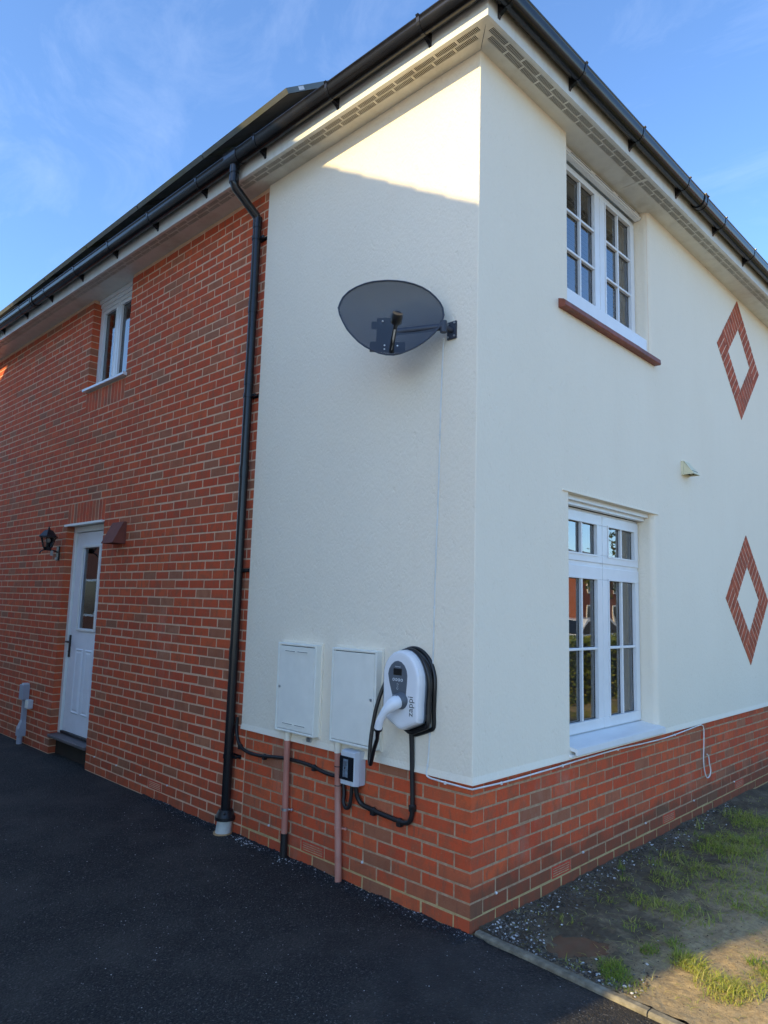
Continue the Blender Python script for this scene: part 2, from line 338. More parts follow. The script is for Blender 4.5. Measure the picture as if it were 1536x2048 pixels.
# ------------------------------------------------------------------ ground, drive, kerb, soil
XL, YR, ZS = -9.5, 7.0, 4.9
MB().quad((-400, -400, -.12), (400, -400, -.12), (400, 400, -.12), (-400, 400, -.12)).build('ground', 'bounce_paving', kind='structure')  # unseen ground given a warm pale colour to bounce light onto the walls
def grid(name, mat, x0, x1, y0, y1, hx, hy, fz, keep=None, kind='structure'):
    nx = int((x1-x0)/hx)+1; ny = int((y1-y0)/hy)+1; mb = MB()
    mb.v = [(x0+(x1-x0)*i/(nx-1), y0+(y1-y0)*j/(ny-1), 0) for j in range(ny) for i in range(nx)]
    mb.v = [(x, y, fz(x, y)) for x, y, _ in mb.v]
    mb.f = [(j*nx+i, j*nx+i+1, (j+1)*nx+i+1, (j+1)*nx+i) for j in range(ny-1) for i in range(nx-1)]
    mb.r = [0]*len(mb.f); mb.sm = [True]*len(mb.f); return mb.build(name, mat, kind=kind)
kerbY = lambda x: .018-.052*x           # outer (drive) edge of the edging, running out along +x
def nz(x, y, s, o=0): return noise.noise(Vector((x*s+o, y*s, o*1.7)))
def drive_z(x, y):
    z = .012*nz(x, y, .7, 3)+.004*nz(x, y, 9, 5)
    if x < .1:
        d = max(0, -y)                  # rolled bank against the wall and a crumbly lip
        z += .012*math.exp(-d/.10)*(.6+.8*nz(x, 0, 6, 9))+.006*math.exp(-d/.05)*nz(x, y, 45, 2)
    return z-.004
grid('driveway', 'tarmac', -3.4, .3, -2.2, .09, .022, .022, lambda x, y: drive_z(x, y)-(0 if y < min(.03, kerbY(x)) or x < .0 else .05))
mb = MB()
mb.quad((-14, -4.9, -.008), (-3.39, -4.9, -.008), (-3.39, .09, -.006), (-14, .09, -.006)).quad((-3.39, -4.9, -.016), (.3, -4.9, -.016), (.3, -2.19, -.012), (-3.39, -2.19, -.012)).quad((.3, -4.9, -.004), (6, -4.9, -.004), (6, kerbY(6), -.004), (.3, kerbY(.3), -.004))
mb.build('driveway', 'tarmac', kind='structure')
mb = MB(); xs = [.012+.914*i for i in range(8)]
for i in range(7):
    a, b = xs[i]+.003, xs[i+1]-.003; k = 14
    pr = []
    for j in range(k+1):
        x = a+(b-a)*j/k; y = kerbY(x)+.004*nz(x, 0, 7, 4); t = .016+.004*nz(x, 3, 5)+.003*nz(x, 1, 23)
        pr.append([(x, y, -.1), (x, y, t-.008), (x, y+.010, t), (x, y+.040, t+.001*nz(x, 9, 30)), (x, y+.052, t-.012), (x, y+.052, -.1)])
    mb.loft(pr)
mb.build('kerb', 'kerb', kind='structure')
PUD = (.415, .32)
def soil_z(x, y):
    z = .010*nz(x, y, 1.6, 1)+.010*nz(x, y, 5, 2)+.008*nz(x, y, 13, 3)+.006*nz(x, y, 33, 4)+.004*abs(nz(x, y, 70, 6))
    d = math.hypot((x-PUD[0])/.15+.12*nz(x, y, 9), (y-PUD[1])/.17)
    z -= .022*max(0, 1-d*d*.8) if d < 1.12 else 0
    return z-.006+.015*math.exp(-x/.12)+.008*max(0, 1-abs(y-.03)/.12)
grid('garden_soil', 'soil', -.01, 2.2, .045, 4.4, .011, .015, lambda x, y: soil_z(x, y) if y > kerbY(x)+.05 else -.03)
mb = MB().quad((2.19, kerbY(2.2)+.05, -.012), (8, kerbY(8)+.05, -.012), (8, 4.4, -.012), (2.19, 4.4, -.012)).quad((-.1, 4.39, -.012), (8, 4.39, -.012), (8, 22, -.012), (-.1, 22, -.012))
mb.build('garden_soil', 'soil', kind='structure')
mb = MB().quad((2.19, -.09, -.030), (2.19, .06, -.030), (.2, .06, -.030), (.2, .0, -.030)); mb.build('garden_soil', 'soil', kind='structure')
mb = MB(); mb.quad(*[(PUD[0]+.18*math.cos(t*math.pi/16), PUD[1]+.20*math.sin(t*math.pi/16), -.0135) for t in range(32)]); mb.build('puddle', 'water', kind='structure')

# ------------------------------------------------------------------ the house
house = thing('house', 'two storey red brick house with a white rendered corner above a brick plinth', 'house', (0, 0, 0))
CH, JN = .075, .010
WIN = (-5.27, -4.36, 3.825, 4.91); DOOR = (-5.485, -4.58, -.2, 2.395)
bricks = []                       # (frame, u0, u1, z0, z1, wall)
soldiers = []
def course(Wf, lo, hi, first, k, wall, holes=(), skip=()):
    z0 = CH*k; z1 = z0+.065; segs = [(lo, hi)]
    for (a, b, c, d) in holes:
        if z1 > c+.001 and z0 < d-.001:
            segs = [q for s_ in segs for q in ((s_[0], min(s_[1], a-.0)), (max(s_[0], b+.0), s_[1])) if q[1]-q[0] > .02]
    edges = []
    u = first
    while u > lo-.3: edges.append(u); u -= .225
    cuts = sorted(edges)+[first+.225*i for i in range(1, 60)]
    for a, b in segs:
        js = [c for c in cuts if a+.045 < c < b-.045]
        pts = [a-JN/2]+js+[b+JN/2]
        for p, q in zip(pts, pts[1:]):
            if any(abs((p+q)/2-s_) < .1 for s_ in skip): continue
            if q-p-JN > .015: bricks.append((Wf, p+JN/2, q-JN/2, z0, z1, wall))
hB = (WIN, (WIN[0], WIN[1], 3.595, 3.826), DOOR, (DOOR[0], DOOR[1], 2.39, 2.622))
for k in range(-1, 65):
    course(LW, XL, -2.005, (-2.0-.1125 if k % 2 == 0 else -2.0), k, 'brick_wall', hB, skip=(-3.2375,) if k == 1 else ())
for k in range(-1, 10):
    if k % 2 == 0:
        course(LW, -1.995, -.1125, -.1075, k, 'brick_wall'); course(RW, 0, YR, .22, k, 'brick_plinth')
    else:
        course(LW, -1.995, 0, -.22, k, 'brick_wall', skip=(-1.2325,) if k == 1 else ()); course(RW, .1125, YR, .1075, k, 'brick_plinth', skip=(.895, 2.47, 4.045) if k == 1 else ())
for (a, b, z0) in ((DOOR[0], DOOR[1], 2.40), (WIN[0], WIN[1], 3.60)):
    n = 12; w = (b-a)/n
    for i in range(n): soldiers.append((LW, a+i*w+.005, a+(i+1)*w-.005, z0, z0+.215, 'brick_wall'))
rb = random.Random(3)
def brick_geo(mb, Wf, u0, u1, z0, z1, org=None, rnd=0., dep=.1025):
    o = rb.uniform(-.0018, .0014); c = rb.uniform(.002, .0045); e = lambda: rb.uniform(-.0012, .0012)
    cor = [(u0, z0), (u1, z0), (u1, z1), (u0, z1)]; J = [(u+e(), z+e()) for u, z in cor]
    sg = [(1, 1), (-1, 1), (-1, -1), (1, -1)]
    pts = [Wf(u, -dep, z) for u, z in J]+[Wf(u, o-c, z) for u, z in J]+[Wf(u+c*s_[0]+e(), o, z+c*s_[1]+e()) for (u, z), s_ in zip(J, sg)]
    if org: pts = [tuple(Vector(p)-Vector(org)) for p in pts]
    fs = [(8, 9, 10, 11)]+[(4+i, 4+(i+1) % 4, 8+(i+1) % 4, 8+i) for i in range(4)]+[(i, (i+1) % 4, 4+(i+1) % 4, 4+i) for i in range(4)]
    return mb.add(pts, fs, rnd)
# mortar cores behind the bricks
def cells(mb, Wf, us, zs, holes, o0, o1):
    for a, b in zip(us, us[1:]):
        for c, d in zip(zs, zs[1:]):
            um, zm = (a+b)/2, (c+d)/2
            if not any(h[0] < um < h[1] and h[2] < zm < h[3] for h in holes): wbox(mb, Wf, a, b, o0, o1, c, d)
g = .004
hw = (WIN[0]-g, WIN[1]+g, WIN[2]-g, 5); hd = (DOOR[0]-g, DOOR[1]+g, -.3, DOOR[3]+g)
mb = MB(); MD = -.0026
cells(mb, LW, [XL, hd[0], hd[1], -2.0], [-.3, hd[3], 3.0], [hd], MD, -.215)
cells(mb, LW, [XL, hw[0], hw[1], -2.0], [3.0, hw[2], ZS], [hw], MD, -.215)
wbox(mb, LW, -2.0, MD, MD, -.215, -.3, .732)
wall_l = mb.build('brick_wall', 'mortar', house)
mb = MB(); wbox(mb, RW, .216, YR, MD, -.215, -.3, .732)
wall_r = mb.build('brick_plinth', 'mortar', house)
WALL = {'brick_wall': wall_l, 'brick_plinth': wall_r}
def area(b):
    Wf, u0, u1, z0, z1, _ = b; P = [proj(Wf(*p)) for p in ((u0, 0, z0), (u1, 0, z0), (u1, 0, z1), (u0, 0, z1))]
    if any(p is None for p in P): return 0
    cx = sum(p[0] for p in P)/4; cy = sum(p[1] for p in P)/4
    if not (0 < cx < 1536 and 0 < cy < 2048) or z0 < -.02: return 0
    return abs(sum(P[i][0]*P[(i+1) % 4][1]-P[(i+1) % 4][0]*P[i][1] for i in range(4)))/2
allb = sorted(bricks+soldiers, key=area, reverse=True)
for i, b in enumerate(allb[:296]):
    Wf, u0, u1, z0, z1, w = b; org = Wf((u0+u1)/2, 0, (z0+z1)/2)
    me = brick_geo(MB(), Wf, u0, u1, z0, z1, org).mesh('brick', 'brick'); o = bpy.data.objects.new('brick', me); COL.objects.link(o); o.location = org; o.parent = WALL[w]
for w in WALL:
    mb = MB()
    for b in allb[296:]:
        if b[5] == w: brick_geo(mb, *b[:5], rnd=rb.random())
    mb.build('brickwork', 'bricks', WALL[w], attr=True, kind='stuff')
def airbrick(Wf, u0, u1, par):
    mb = MB(); z0, z1 = .075, .14
    wbox(mb, Wf, u0, u1, -.05, -.02, z0, z1); wbox(mb, Wf, u0, u0+.012, -.02, .0, z0, z1); wbox(mb, Wf, u1-.012, u1, -.02, .0, z0, z1)
    n = 5; p = (z1-z0)/n
    for i in range(n): wbox(mb, Wf, u0+.012, u1-.012, -.02, .001, z0+i*p+(.0 if i == 0 else .002), z0+i*p+p*.55)
    wbox(mb, Wf, u0+.012, u1-.012, -.02, .0, z1-.006, z1)
    mb.build('air_brick', 'airb', par)
airbrick(LW, -1.34, -1.125, wall_l); airbrick(LW, -3.345, -3.13, wall_l)
for c in (.895, 2.47, 4.045): airbrick(RW, c-.1075, c+.1075, wall_r)
for u in [-.7825-.45*i for i in (0, 2, 5, 6, 7, 8)]+[.22, 1.15, 2.05, 2.95, 3.9]:      # weep vents in the low joint
    mb = MB(); Wf = LW if u < 0 else RW; wbox(mb, Wf, u-.004, u+.004, -.03, .004, .140, .152); mb.sph(Wf(u, .004, .146), .007, 8, 5); mb.build('weep_vent', 'weep', wall_l if u < 0 else wall_r)

# render: one skin over two walls with the two window openings in it
mb = MB(); RO = .012
H1 = (.985, 2.272, .80, 2.392); H2 = (.985, 2.28, 3.66, 4.95); rr = .045
zb = .766
def face(Wf, us, zs, holes):
    for a, b in zip(us, us[1:]):
        for c, d in zip(zs, zs[1:]):
            um, zm = (a+b)/2, (c+d)/2
            if not any(h[0] < um < h[1] and h[2] < zm < h[3] for h in holes): mb.quad(Wf(a, RO, c), Wf(b, RO, c), Wf(b, RO, d), Wf(a, RO, d))
cr_ = .006
face(LW, [-2.041, RO-cr_], [zb, 4.92], [])
hs = [(h[0]-.012, h[1]+rr, h[2], h[3]) for h in (H1, H2)]
face(RW, sorted({-RO+cr_, hs[0][0], hs[0][1], hs[1][1], YR}), [zb, H1[2], H1[3], H2[2], 4.92], hs)
for h, ft in ((H1, 1), (H2, 0)):
    for (u, r_, sg) in ((h[0], .012, -1), (h[1], rr, 1)):
        prof = [(u+sg*r_*(1-math.sin(t*math.pi/12)), RO-r_*(1-math.cos(t*math.pi/12))) for t in range(7)]+[(u, -.2)]
        z0, z1 = h[2], min(h[3], 4.92)
        mb.loft([[RW(a, b, z0) for a, b in prof], [RW(a, b, z1) for a, b in prof]], closed=False, caps=False, smooth=False)
    if ft: mb.quad(RW(h[0]-.012, RO, h[3]), RW(h[1]+rr, RO, h[3]), RW(h[1]+rr, -.2, h[3]), RW(h[0]-.012, -.2, h[3]))
    mb.quad(RW(h[0]-.012, RO, h[2]), RW(h[1]+rr, RO, h[2]), RW(h[1]+rr, -.2, h[2]), RW(h[0]-.012, -.2, h[2]))
prof = [(RO-cr_+cr_*math.sin(t*math.pi/8), -RO+cr_-cr_*math.cos(t*math.pi/8)) for t in range(5)]
mb.loft([[(a, b, zb) for a, b in prof], [(a, b, 4.92) for a, b in prof]], closed=False, caps=False, smooth=True)
# bell-cast drip at the foot
k1, k2 = RO, RO+.009
def ring(o, z): return [(-2.041, -o, z), (o, -o, z), (o, YR, z)]
mb.loft([ring(k1, zb), ring(k2, .737), ring(k2+.001, .729), ring(-.002, .726)], closed=False, caps=False)
mb.quad((-2.041, -RO, zb), (-2.041, .0, zb), (-2.041, .0, 4.92), (-2.041, -RO, 4.92)); mb.quad((-2.041, -k2, .729), (-2.041, .0, .729), (-2.041, 0, zb), (-2.041, -RO, zb))
render_o = mb.build('render_coat', 'render', house)
mb = MB()  # blockwork behind the render, rooms kept dark
cells(mb, RW, [.216, .97, 2.29, YR], [.734, .80, 2.40, 3.655, ZS], [(.97, 2.29, .80, 2.40), (.97, 2.29, 3.655, 5)], -.004, -.205); wbox(mb, LW, -1.999, -.004, -.004, -.205, .734, ZS)
mb.build('blockwork', 'mortar', house)
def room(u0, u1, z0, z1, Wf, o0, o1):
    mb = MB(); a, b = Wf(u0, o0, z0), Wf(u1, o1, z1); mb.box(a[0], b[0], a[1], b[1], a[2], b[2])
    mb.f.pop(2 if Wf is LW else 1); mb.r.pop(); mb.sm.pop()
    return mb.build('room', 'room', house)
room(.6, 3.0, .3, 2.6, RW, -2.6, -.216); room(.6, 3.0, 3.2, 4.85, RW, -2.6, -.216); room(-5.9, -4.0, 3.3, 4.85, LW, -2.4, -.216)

# windows -------------------------------------------------------------
def sash(par, Wf, u0, u1, z0, z1, gu, gz, o, cols, rows, bw=.018, zsplit=None, stile_mat='upvc', glass='glass'):
    """opening sash u0..u1, z0..z1 with glazed area gu, gz; o = outer face"""
    mb = MB(); a, b = gu; c, d = gz
    lip = .012
    for r in ((u0, u1, z0, c), (u0, u1, d, z1), (u0, a, c, d), (b, u1, c, d)): wbox(mb, Wf, r[0], r[1], o-.06, o, r[2], r[3])
    s_ = mb.build('sash', stile_mat, par, bevel=.004)
    mb = MB()
    for r in ((a-lip, b+lip, c-lip, c), (a-lip, b+lip, d, d+lip), (a-lip, a, c, d), (b, b+lip, c, d)): wbox(mb, Wf, r[0], r[1], o+.0005, o+.006, r[2], r[3])
    mb.build('glazing_bead', stile_mat, s_)
    us = [a+(b-a)*i/cols for i in range(cols+1)]; zs = zsplit or [c+(d-c)*i/rows for i in range(rows+1)]
    for i in range(1, cols):
        mb = MB(); wbox(mb, Wf, us[i]-bw/2, us[i]+bw/2, o-.03, o+.001, c, d); mb.build('glazing_bar', stile_mat, s_, bevel=.004)
    for j in range(1, rows):
        mb = MB(); wbox(mb, Wf, a, b, o-.0295, o+.002, zs[j]-bw/2, zs[j]+bw/2); mb.build('glazing_bar', stile_mat, s_, bevel=.004)
    for i in range(cols):
        for j in range(rows):
            mb = MB(); e = rb.uniform(-.0006, .0006); x0_, x1_ = us[i]+(bw/2 if i else 0), us[i+1]-(bw/2 if i < cols-1 else 0); y0_, y1_ = zs[j]+(bw/2 if j else 0), zs[j+1]-(bw/2 if j < rows-1 else 0)
            mb.quad(Wf(x0_, o-.022+e, y0_), Wf(x1_, o-.022-e, y0_), Wf(x1_, o-.022-e, y1_), Wf(x0_, o-.022+e, y1_)); mb.build('pane', glass, s_)
            mb = MB()
            for q in ((x0_, x0_+.006, y0_, y1_), (x1_-.006, x1_, y0_, y1_), (x0_+.006, x1_-.006, y0_, y0_+.005), (x0_+.006, x1_-.006, y1_-.005, y1_)): wbox(mb, Wf, q[0], q[1], o-.028, o-.0205, q[2], q[3])
            mb.build('pane_gasket', 'rubber', s_)
    return s_
def frame(par, Wf, u0, u1, z0, z1, o, w=.035, mat='upvc'):
    mb = MB()
    for r in ((u0, u0+w, z0, z1), (u1-w, u1, z0, z1), (u0+w, u1-w, z0, z0+w), (u0+w, u1-w, z1-w, z1)): wbox(mb, Wf, r[0], r[1], o-.075, o, r[2], r[3])
    return mb.build('window_frame', mat, par)
def joint(mb, Wf, *r): wbox(mb, Wf, *r)
# upper window on the right wall
wn_u = MB(); O = -.1
wbox(wn_u, RW, .99, 2.275, O-.08, O-.012, 3.80, 3.835); wbox(wn_u, RW, .99, 2.275, O-.08, O-.012, 4.81, 4.84); wbox(wn_u, RW, .99, 1.03, O-.08, O-.012, 3.835, 4.81); wbox(wn_u, RW, 2.262, 2.275, O-.08, O-.012, 3.835, 4.81); wbox(wn_u, RW, 1.655, 1.685, O-.08, O-.012, 3.835, 4.81)
win1 = wn_u.build('window', 'upvc', house); win1['label'] = 'upper white casement window over the terracotta sill'
sash(win1, RW, 1.035, 1.667, 3.838, 4.808, (1.163, 1.580), (3.878, 4.772), O, 2, 3)
sash(win1, RW, 1.673, 2.268, 3.838, 4.808, (1.762, 2.187), (3.878, 4.772), O, 2, 3)
mb = MB(); wbox(mb, RW, .99, 2.275, -.09, -.052, 4.842, 4.893); wbox(mb, RW, .99, 2.275, -.088, -.040, 4.850, 4.862)
mb.build('head_strip', 'upvc', win1)
for u in (1.30, 1.66, 2.03):
    mb = MB(); wbox(mb, RW, u-.145, u+.145, -.055, -.049, 4.869, 4.881); mb.build('trickle_vent', 'dark', win1)
mb = MB(); P = [(0, 3.603), (.060, 3.600), (.066, 3.608), (.062, 3.642), (.050, 3.652), (-.1, 3.70), (-.1, 3.61)]
for i in range(8):
    u0 = .862+i*.1865; a = .0 if 0 < i else .0
    mb.loft([[RW(u0+.0006, o_, z_) for o_, z_ in P], [RW(u0+.186, o_+.001*math.sin(i*3), z_+.001*math.cos(i*5)) for o_, z_ in P]])
mb.build('window_sill', 'tile', win1)
mb = MB(); wbox(mb, RW, .99, 2.275, -.1, -.012, 3.70, 3.80); mb.build('sub_sill', 'upvc', win1)
mb = MB()
for j in range(27): mb.hexa([RW(1.0, -.235, 3.84+j*.035), RW(2.27, -.235, 3.84+j*.035), RW(2.27, -.265, 3.852+j*.035), RW(1.0, -.265, 3.852+j*.035)], [RW(1.0, -.235, 3.842+j*.035), RW(2.27, -.235, 3.842+j*.035), RW(2.27, -.265, 3.854+j*.035), RW(1.0, -.265, 3.854+j*.035)])
mb.build('blind', 'blinddark', win1, kind='stuff')
# lower window on the right wall
O = -.11; mb = MB()
wbox(mb, RW, .99, 2.268, O-.08, O-.012, .80, .826); wbox(mb, RW, .99, 2.268, O-.08, O-.012, 2.318, 2.335); wbox(mb, RW, .99, 1.03, O-.08, O-.012, .826, 2.318); wbox(mb, RW, 2.258, 2.268, O-.08, O-.012, .826, 2.318)
wbox(mb, RW, 1.655, 1.69, O-.08, O-.012, .826, 2.318); wbox(mb, RW, 1.03, 1.655, O-.08, O-.008, 1.945, 1.975); wbox(mb, RW, 1.69, 2.258, O-.08, O-.008, 1.945, 1.975)
win2 = mb.build('window', 'upvc', house); win2['label'] = 'tall white window with two top lights over a white sill'
for (a, b, ga, gb) in ((1.035, 1.669, 1.163, 1.583), (1.675, 2.262, 1.764, 2.184)):
    sash(win2, RW, a, b, 1.973, 2.318, (ga, gb), (2.030, 2.245), O, 2, 1, glass='pane_lower')
    sash(win2, RW, a, b, .828, 1.945, (ga, gb), (.899, 1.855), O, 2, 2, zsplit=[.899, 1.376, 1.855], glass='pane_lower')
mb = MB(); wbox(mb, RW, .99, 2.268, -.105, -.062, 2.337, 2.362); wbox(mb, RW, .99, 2.268, -.105, -.030, 2.362, 2.391); mb.build('head_strip', 'upvc', win2)
mb = MB(); P = [(-.11, .80), (-.11, .822), (.045, .795), (.058, .790), (.060, .755), (.048, .753), (.046, .772), (-.03, .785)]
mb.loft([[RW(.985, o_, z_) for o_, z_ in P], [RW(2.30, o_, z_) for o_, z_ in P]])
wbox(mb, RW, .96, 2.36, .0, .035, .742, .757)
mb.build('window_sill', 'upvc', win2)
mb = MB(); mb.prism([RW(.90, .0, 2.394), RW(.90, .022, 2.392), RW(.90, .022, 2.398), RW(.90, .0, 2.402)], (0, 1.455, 0)); mb.build('drip_bead', 'render', win2)
rv = random.Random(5)
for i in range(9):
    u = 1.06+i*.145; a = R(62); mb = MB(); dx, dy = .045*math.cos(a), .045*math.sin(a)
    mb.quad((-.27-dx, u-dy, .86), (-.27+dx, u+dy, .86), (-.27+dx, u+dy, 2.3), (-.27-dx, u-dy, 2.3)); mb.build('blind_slat', 'blind', win2)
# bathroom window in the brick side
O = -.09; mb = MB()
wbox(mb, LW, WIN[0]+.002, WIN[0]+.035, O-.07, O, 3.86, 4.82); wbox(mb, LW, WIN[1]-.035, WIN[1]-.002, O-.07, O, 3.86, 4.82); wbox(mb, LW, WIN[0]+.035, WIN[1]-.035, O-.07, O, 3.86, 3.895); wbox(mb, LW, WIN[0]+.035, WIN[1]-.035, O-.07, O, 4.78, 4.82); wbox(mb, LW, -4.845, -4.815, O-.07, O, 3.895, 4.78)
wbox(mb, LW, WIN[0]+.002, WIN[1]-.002, O-.07, O+.012, 4.82, 4.86); wbox(mb, LW, WIN[0]+.002, WIN[1]-.002, O-.07, O+.03, 4.86, 4.90)
win3 = mb.build('window', 'upvc', house); win3['label'] = 'small white window high in the brick side wall'
sash(win3, LW, WIN[0]+.037, -4.846, 3.897, 4.778, (-5.165, -4.895), (3.945, 4.73), O-.004, 1, 1); sash(win3, LW, -4.814, WIN[1]-.037, 3.897, 4.778, (-4.765, -4.445), (3.945, 4.73), O-.004, 1, 1)
mb = MB(); P = [(O-.02, 3.84), (O-.02, 3.862), (.03, 3.868), (.042, 3.862), (.042, 3.838), (.03, 3.836), (-.05, 3.828)]
mb.loft([[LW(WIN[0]-.03, o_, z_) for o_, z_ in P], [LW(WIN[1]+.03, o_, z_) for o_, z_ in P]]); mb.build('window_sill', 'upvc', win3)
mb = MB(); pts = []
for i in range(41): pts.append((-4.98+i*.010, -.24+.018*math.sin(i*1.3)))
mb.loft([[LW(u, o_, 3.9) for u, o_ in pts], [LW(u, o_, 4.55) for u, o_ in pts]], closed=False, caps=False, smooth=True); mb.build('curtain', 'curtain', win3)
# side door
O = -.08; mb = MB()
wbox(mb, LW, DOOR[0]+.002, DOOR[0]+.055, O-.07, O, .21, 2.375); wbox(mb, LW, DOOR[1]-.055, DOOR[1]-.002, O-.07, O, .21, 2.375); wbox(mb, LW, DOOR[0]+.055, DOOR[1]-.055, O-.07, O, 2.315, 2.375)
wbox(mb, LW, DOOR[0]+.06, DOOR[1]-.06, O-.01, O+.006, 2.352, 2.358)
door = mb.build('door', 'doorframe', house); door['label'] = 'white half glazed side door with black handle'
D = O-.022; a0, a1 = DOOR[0]+.062, DOOR[1]-.062; gu = (-5.225, -4.84); gz = (1.30, 2.14); mb = MB()
for r in ((a0, a1, .235, gz[0]), (a0, a1, gz[1], 2.31), (a0, gu[0], gz[0], gz[1]), (gu[1], a1, gz[0], gz[1])): wbox(mb, LW, r[0], r[1], D-.045, D, r[2], r[3])
leaf = mb.build('door_leaf', 'doorw', door, bevel=.003)
mb = MB(); q = .028
for r in ((gu[0]-q, gu[1]+q, gz[0]-q, gz[0]), (gu[0]-q, gu[1]+q, gz[1], gz[1]+q), (gu[0]-q, gu[0], gz[0], gz[1]), (gu[1], gu[1]+q, gz[0], gz[1])): wbox(mb, LW, r[0], r[1], D+.0005, D+.016, r[2], r[3])
mb.build('glazing_bead', 'doorframe', leaf, bevel=.006)
mb = MB(); mb.quad(LW(gu[0], D-.012, gz[0]), LW(gu[1], D-.012, gz[0]), LW(gu[1], D-.012, gz[1]), LW(gu[0], D-.012, gz[1])); mb.build('pane', 'glass', leaf)
for (a, b) in ((-5.235, -5.06), (-5.0, -4.83)):
    mb = MB()
    P0 = [(a, .43), (b, .43), (b, 1.09), (a, 1.09)]; I = lambda k: [(a+k, .43+k), (b-k, .43+k), (b-k, 1.09-k), (a+k, 1.09-k)]
    mb.loft([[LW(u, D+.0006, z) for u, z in I(0)], [LW(u, D+.010, z) for u, z in I(.012)], [LW(u, D+.003, z) for u, z in I(.028)], [LW(u, D+.008, z) for u, z in I(.045)]], caps=False); mb.quad(*[LW(u, D+.008, z) for u, z in I(.045)])
    mb.build('door_panel', 'doorw', leaf)
mb = MB(); wbox(mb, LW, -5.405, -5.375, D+.0005, D+.012, .99, 1.22); mb.tube([LW(-5.39, D+.01, 1.15), LW(-5.39, D+.05, 1.15), LW(-5.27, D+.052, 1.15)], .009, 8); mb.cyl(LW(-5.39, D+.012, 1.05), LW(-5.39, D+.018, 1.05), .009, 10)
mb.build('door_handle', 'black', leaf)
mb = MB(); wbox(mb, LW, a0, a1, D-.03, D+.02, .212, .234); mb.build('weather_bar', 'black', leaf)
mb = MB(); mb.hexa([LW(DOOR[0]-.0, -.2, .17), LW(DOOR[1]+.0, -.2, .17), LW(DOOR[1], .022, .17), LW(DOOR[0], .022, .17)], [LW(DOOR[0], -.2, .212), LW(DOOR[1], -.2, .212), LW(DOOR[1], .022, .198), LW(DOOR[0], .022, .198)]); mb.build('threshold', 'stepm', door, bevel=.004)
mb = MB(); wbox(mb, LW, DOOR[0], DOOR[1], -.2, -.075, -.2, .168); mb.build('riser', 'riser', door)  # riser coloured near black to stand for the deep shade under the threshold
mb = MB(); wbox(mb, LW, DOOR[0]-.01, DOOR[1]+.01, -.09, .028, 2.3785, 2.394); wbox(mb, LW, DOOR[0]-.01, DOOR[1]+.01, .016, .028, 2.372, 2.379); mb.build('drip_strip', 'doorframe', door)
mb = MB(); wbox(mb, LW, DOOR[0], DOOR[1], -.214, -.2, .2, 2.4); mb.build('door_lining', 'room', door)

# brick diamonds let into the render
dr = random.Random(11)
for cy, cz in ((4.44, 4.23), (4.44, 1.785)):
    mb = MB(); s2 = math.sqrt(.5)
    def dp(a, b, o): return RW(cy+(a-b)*s2, o, cz+(a+b)*s2)   # a, b: diamond side axes
    h = .447; w = .215
    mb.hexa([dp(-h, -h, RO-.006), dp(h, -h, RO-.006), dp(h, -h+w, RO-.006), dp(-h, -h+w, RO-.006)], [dp(-h, -h, RO+.003), dp(h, -h, RO+.003), dp(h, -h+w, RO+.003), dp(-h, -h+w, RO+.003)])
    mb.hexa([dp(-h, h-w, RO-.006), dp(h, h-w, RO-.006), dp(h, h, RO-.006), dp(-h, h, RO-.006)], [dp(-h, h-w, RO+.003), dp(h, h-w, RO+.003), dp(h, h, RO+.003), dp(-h, h, RO+.003)])
    mb.hexa([dp(-h, -h+w, RO-.006), dp(-h+w, -h+w, RO-.006), dp(-h+w, h-w, RO-.006), dp(-h, h-w, RO-.006)], [dp(-h, -h+w, RO+.003), dp(-h+w, -h+w, RO+.003), dp(-h+w, h-w, RO+.003), dp(-h, h-w, RO+.003)])
    mb.hexa([dp(h-w, -h+w, RO-.006), dp(h, -h+w, RO-.006), dp(h, h-w, RO-.006), dp(h-w, h-w, RO-.006)], [dp(h-w, -h+w, RO+.003), dp(h, -h+w, RO+.003), dp(h, h-w, RO+.003), dp(h-w, h-w, RO+.003)])
    dia = mb.build('brick_diamond', 'slipjoint', house); dia['label'] = 'upper brick diamond under the eaves' if cz > 3 else 'lower brick diamond above the plinth'
    for side in range(4):
        for i in range(9):
            t0 = -h+i*.0758+.002; t1 = t0+.063
            ab = {0: [(t0, -h), (t1, -h), (t1, -h+w), (t0, -h+w)], 1: [(h-w, t0), (h, t0), (h, t1), (h-w, t1)], 2: [(-t1, h-w), (-t0, h-w), (-t0, h), (-t1, h)], 3: [(-h, -t1), (-h+w, -t1), (-h+w, -t0), (-h, -t0)]}[side]
            o = RO+.0045+dr.uniform(-.0006, .0012); org = Vector(dp(sum(p[0] for p in ab)/4, sum(p[1] for p in ab)/4, o))
            mb = MB().hexa([Vector(dp(a, b, RO))-org for a, b in ab], [Vector(dp(a, b, o))-org for a, b in ab]); me = mb.mesh('brick_slip', 'slip'); ob = bpy.data.objects.new('brick_slip', me); COL.objects.link(ob); ob.location = org; ob.parent = dia

